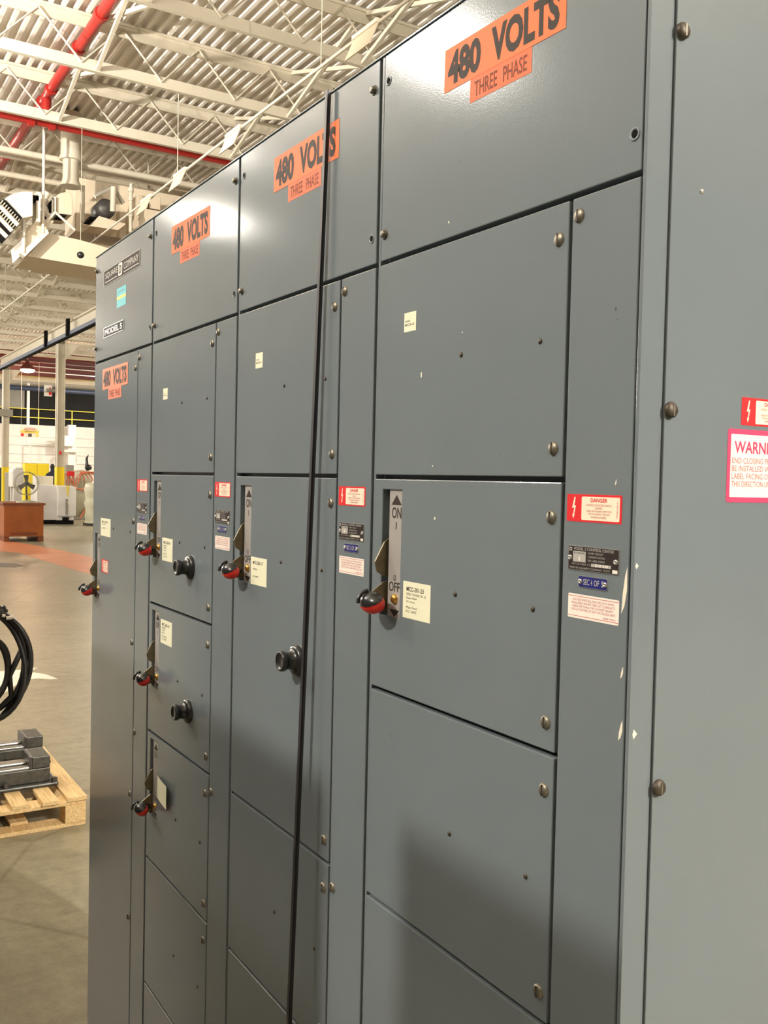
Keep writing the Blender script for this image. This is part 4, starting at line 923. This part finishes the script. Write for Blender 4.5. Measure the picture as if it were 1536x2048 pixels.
# wrapped drum next to cabinets' edge
X_ = -30.5; q = onX(186, 1040, X_); t = thing('wrapped_drum', (X_, q.y, 0), 'tall drum wrapped in crumpled pale plastic beside the cabinet row', 'drum')
mb = MB(); pr = []; H_ = onX(186, 966, X_).z
for k in range(13): pr.append((H_*k/12*.93, .34+random.uniform(-.03, .03)))
mb.lathe((X_-.2, q.y+.12, .08), (0, 0, 1), pr+[(H_*.94, .2)], mat('pale_plastic', (.62, .60, .46), .35, bump=.5, bscale=12), 14); mb.build('wrap', t)
mb = MB(); mb.box(X_-.5, X_+.12, q.y-.2, q.y+.45, 0, .08, DGREY); mb.build('base', t)

# ================================================================ FLOOR MARKS
def flatpoly(pts, z, material, name, label, cat):
    mb = MB(); P = [onZ(x, y, 0) for x, y in pts]
    mb.prism([(p.x, p.y, z) for p in P], (0, 0, .0015), material)
    c = P[0]; tag(mb.build(name, origin=(c.x, c.y, 0)), label, cat)
flatpoly([(-30, 1076), (30, 1084), (110, 1098), (191, 1116), (191, 1152), (110, 1128), (40, 1106), (-30, 1100)], .0002, mat('worn_orange_floor_paint', (.55, .20, .09), .4, noise=.15, nscale=3), 'floor_stripe', 'worn orange stripe painted on the concrete floor in front of the bin', 'floor marking')
star = mat('white_floor_paint', (.80, .76, .66), .5)
flatpoly([(-40, 1346), (0, 1343), (40, 1340), (75, 1335), (60, 1344), (92, 1349), (116, 1358), (100, 1359), (75, 1357), (50, 1360), (30, 1372), (-40, 1420)], .0002, star, 'floor_star', 'white pointed star shape painted on the floor', 'floor marking')
flatpoly([(-20, 1125), (30, 1127), (50, 1132), (30, 1135), (-20, 1133)], .0022, mat('tyre_black', (.12, .10, .08), .6), 'skid_mark', 'dark skid mark on the floor near the orange stripe', 'floor marking')

# ================================================================ PALLET
t = thing('wooden_pallet', (-4.36, -.13, 0), 'pine pallet carrying two machine vises', 'pallet')
for k in range(9):
    y1 = .472-.1335*k; mb = MB(); ext = .02*math.sin(k*2.1)
    mb.box(-4.87, -3.86+(0 if k else .0)+ext*.4, y1-(.092 if k == 0 else .074), y1, .122, .142, WOOD); o = mb.build('deck_board', t, bevel=.002)
for x in (-3.97, -4.42, -4.87):
    mb = MB(); mb.box(x, x+.1, -.72, .468, .103, .1215, WOOD); mb.build('stringer_board', t, bevel=.002)
    mb = MB(); mb.box(x, x+.1, -.72, .468, 0.0, .018, WOOD); mb.build('bottom_board', t, bevel=.002)
    for y in (.372, -.03, -.72): mb = MB(); mb.box(x+.002, x+.105, y, y+.096, .0185, .1028, WOOD); mb.build('block', t, bevel=.002)
for y in (.18, -.25): mb = MB(); mb.box(-4.9, -3.95, y-.04, y+.04, .019, .034, WOOD); mb.build('lower_slat', t, bevel=.002)
# vises
def vise(dx, dy, label, first=None):
    t = thing('machine_vise', (-4.2+dx, .05+dy, .143), label, 'vise', 'machine vises on the pallet')
    X0, X1 = -4.30+dx, -4.12+dx; Y1 = .335+dy; zb = .1425
    def bx(nm, x0, x1, y0, y1, z0, z1, mt, bv=.004): mb = MB(); mb.box(x0, x1, y0, y1, z0, z1, mt); return mb.build(nm, t, bevel=bv)
    bx('base_plate', X0-.03, X1+.03, Y1-.46, Y1+.035, zb, zb+.02, IRON, .008)
    bx('body', X0, X1, Y1-.44, Y1, zb+.02, zb+.088, IRON)
    bx('fixed_jaw', X0+.005, X1-.005, Y1-.085, Y1, zb+.088, zb+.145, IRON)
    bx('jaw_plate', X0+.005, X1-.005, Y1-.097, Y1-.085, zb+.088, zb+.147, DGREY, .001)
    bx('guide_rail', X1-.055, X1-.01, Y1-.44, Y1-.097, zb+.088, zb+.098, MACH, .002)
    bx('guide_rail', X0+.01, X0+.055, Y1-.44, Y1-.097, zb+.088, zb+.098, MACH, .002)
    mb = MB(); mb.tube([(X0+.09, Y1-.46, zb+.097), (X0+.09, Y1-.09, zb+.097)], .016, MACH, 12); mb.build('lead_screw', t)
    bx('moving_jaw', X0+.0, X1+.0, Y1-.37, Y1-.26, zb+.0985, zb+.155, IRON)
    bx('jaw_plate', X0, X1, Y1-.26, Y1-.248, zb+.0985, zb+.157, DGREY, .001)
    mb = MB(); mb.lathe((X1+.06, Y1-.34, zb), (0, 0, 1), [(0, .10), (.014, .10), (.018, .095), (.024, .05)], IRON, 24); mb.build('swivel_flange', t)
    for yy in (Y1-.21, Y1+.015): mb = MB(); mb.lathe((X1+.02, yy, zb+.02), (0, 0, 1), [(0, .016), (.018, .016), (.022, .01)], DGREY, 6, False); mb.build('clamp_bolt', t)
    return t
vise(0.02, .018, 'dark iron machine vise at the front of the pallet')
v2 = vise(-.36, .065, 'dark iron machine vise behind the front one on the pallet')

# ================================================================ HOSE COIL ON STAND
XC = -3.5; cq = onX(-34, 1335, XC)
t = thing('tool_stand', (XC-.03, cq.y-.02, 0), 'black steel stand with a hook at the left edge of the view', 'stand')
mb = MB(); mb.tube([(XC-.05, cq.y-.16, .02), (XC-.05, cq.y-.16, 1.24)], .02, BLK, 10); mb.build('post', t)
mb = MB(); mb.tube([(XC-.05, cq.y-.16, 1.10), (XC-.03, cq.y-.02, 1.11), (XC-.03, cq.y+.035, 1.12)], .014, BLK, 8); mb.build('hook_arm', t)
mb = MB(); mb.lathe((XC-.05, cq.y-.16, 0), (0, 0, 1), [(0, .2), (.02, .2), (.03, .03)], BLK, 20); mb.build('base', t)
q = onX(3, 1222, XC-.03); mb = MB(); 
for k in range(6):
    a = k*math.pi/3; mb.ball((q.x, q.y+.016*math.cos(a), q.z+.016*math.sin(a)), .012, .010, .010, BLK, 10, 8)
mb.ball(tuple(q), .014, .018, .018, BLK, 12, 8); mb.tube([(q.x, q.y, q.z), (q.x, cq.y-.0, 1.115)], .008, BLK, 8); mb.build('star_knob', t)
t = thing('hose_coil', (XC, cq.y, cq.z), 'coil of thick black hose hanging at the left edge above the pallet', 'hose')
specs = [(.168, .238, .0, 0, .011), (.174, .243, .012, .008, .011), (.150, .222, -.012, .025, .011), (.160, .230, .02, -.012, .011),
         (.10, .125, .03, .0, .011), (.110, .137, .015, -.018, .012), (.055, .075, .02, -.05, .008)]
mb = MB()
for i, (a_, b_, ox, oz, r_) in enumerate(specs):
    pts = []
    for k in range(40):
        a = 2*math.pi*k/40; wob = 1+.03*math.sin(3*a+i)
        pts.append((XC+ox+.014*math.sin(a*2+i), cq.y+a_*wob*math.cos(a)+.008*math.sin(i), cq.z-.0+oz*.5+b_*wob*math.sin(a)))
    mb.tube(pts, r_, RUBB, 8, closed=True)
mb.tube([(XC, cq.y+.15, cq.z+.06), (XC+.02, cq.y+.10, cq.z-.04), (XC+.01, cq.y+.11, cq.z-.13), (XC, cq.y+.02, cq.z-.22), (XC, cq.y-.1, cq.z-.28)], .012, RUBB, 8)
mb.build('hose', t)
qa, qb = onX(12, 1236, XC+.02), onX(26, 1235, XC+.02); mb = MB(); mb.tube([tuple(onX(4, 1231, XC+.02)), tuple(onX(10, 1232, XC+.02))], .007, WHITEP, 10); mb.tube([tuple(qa), tuple(qb)], .0085, WHITEP, 12); o = mb.build('connector', t); o['label'] = 'white connector plug'

for o in bpy.data.objects:
    if '_o' in o: del o['_o']
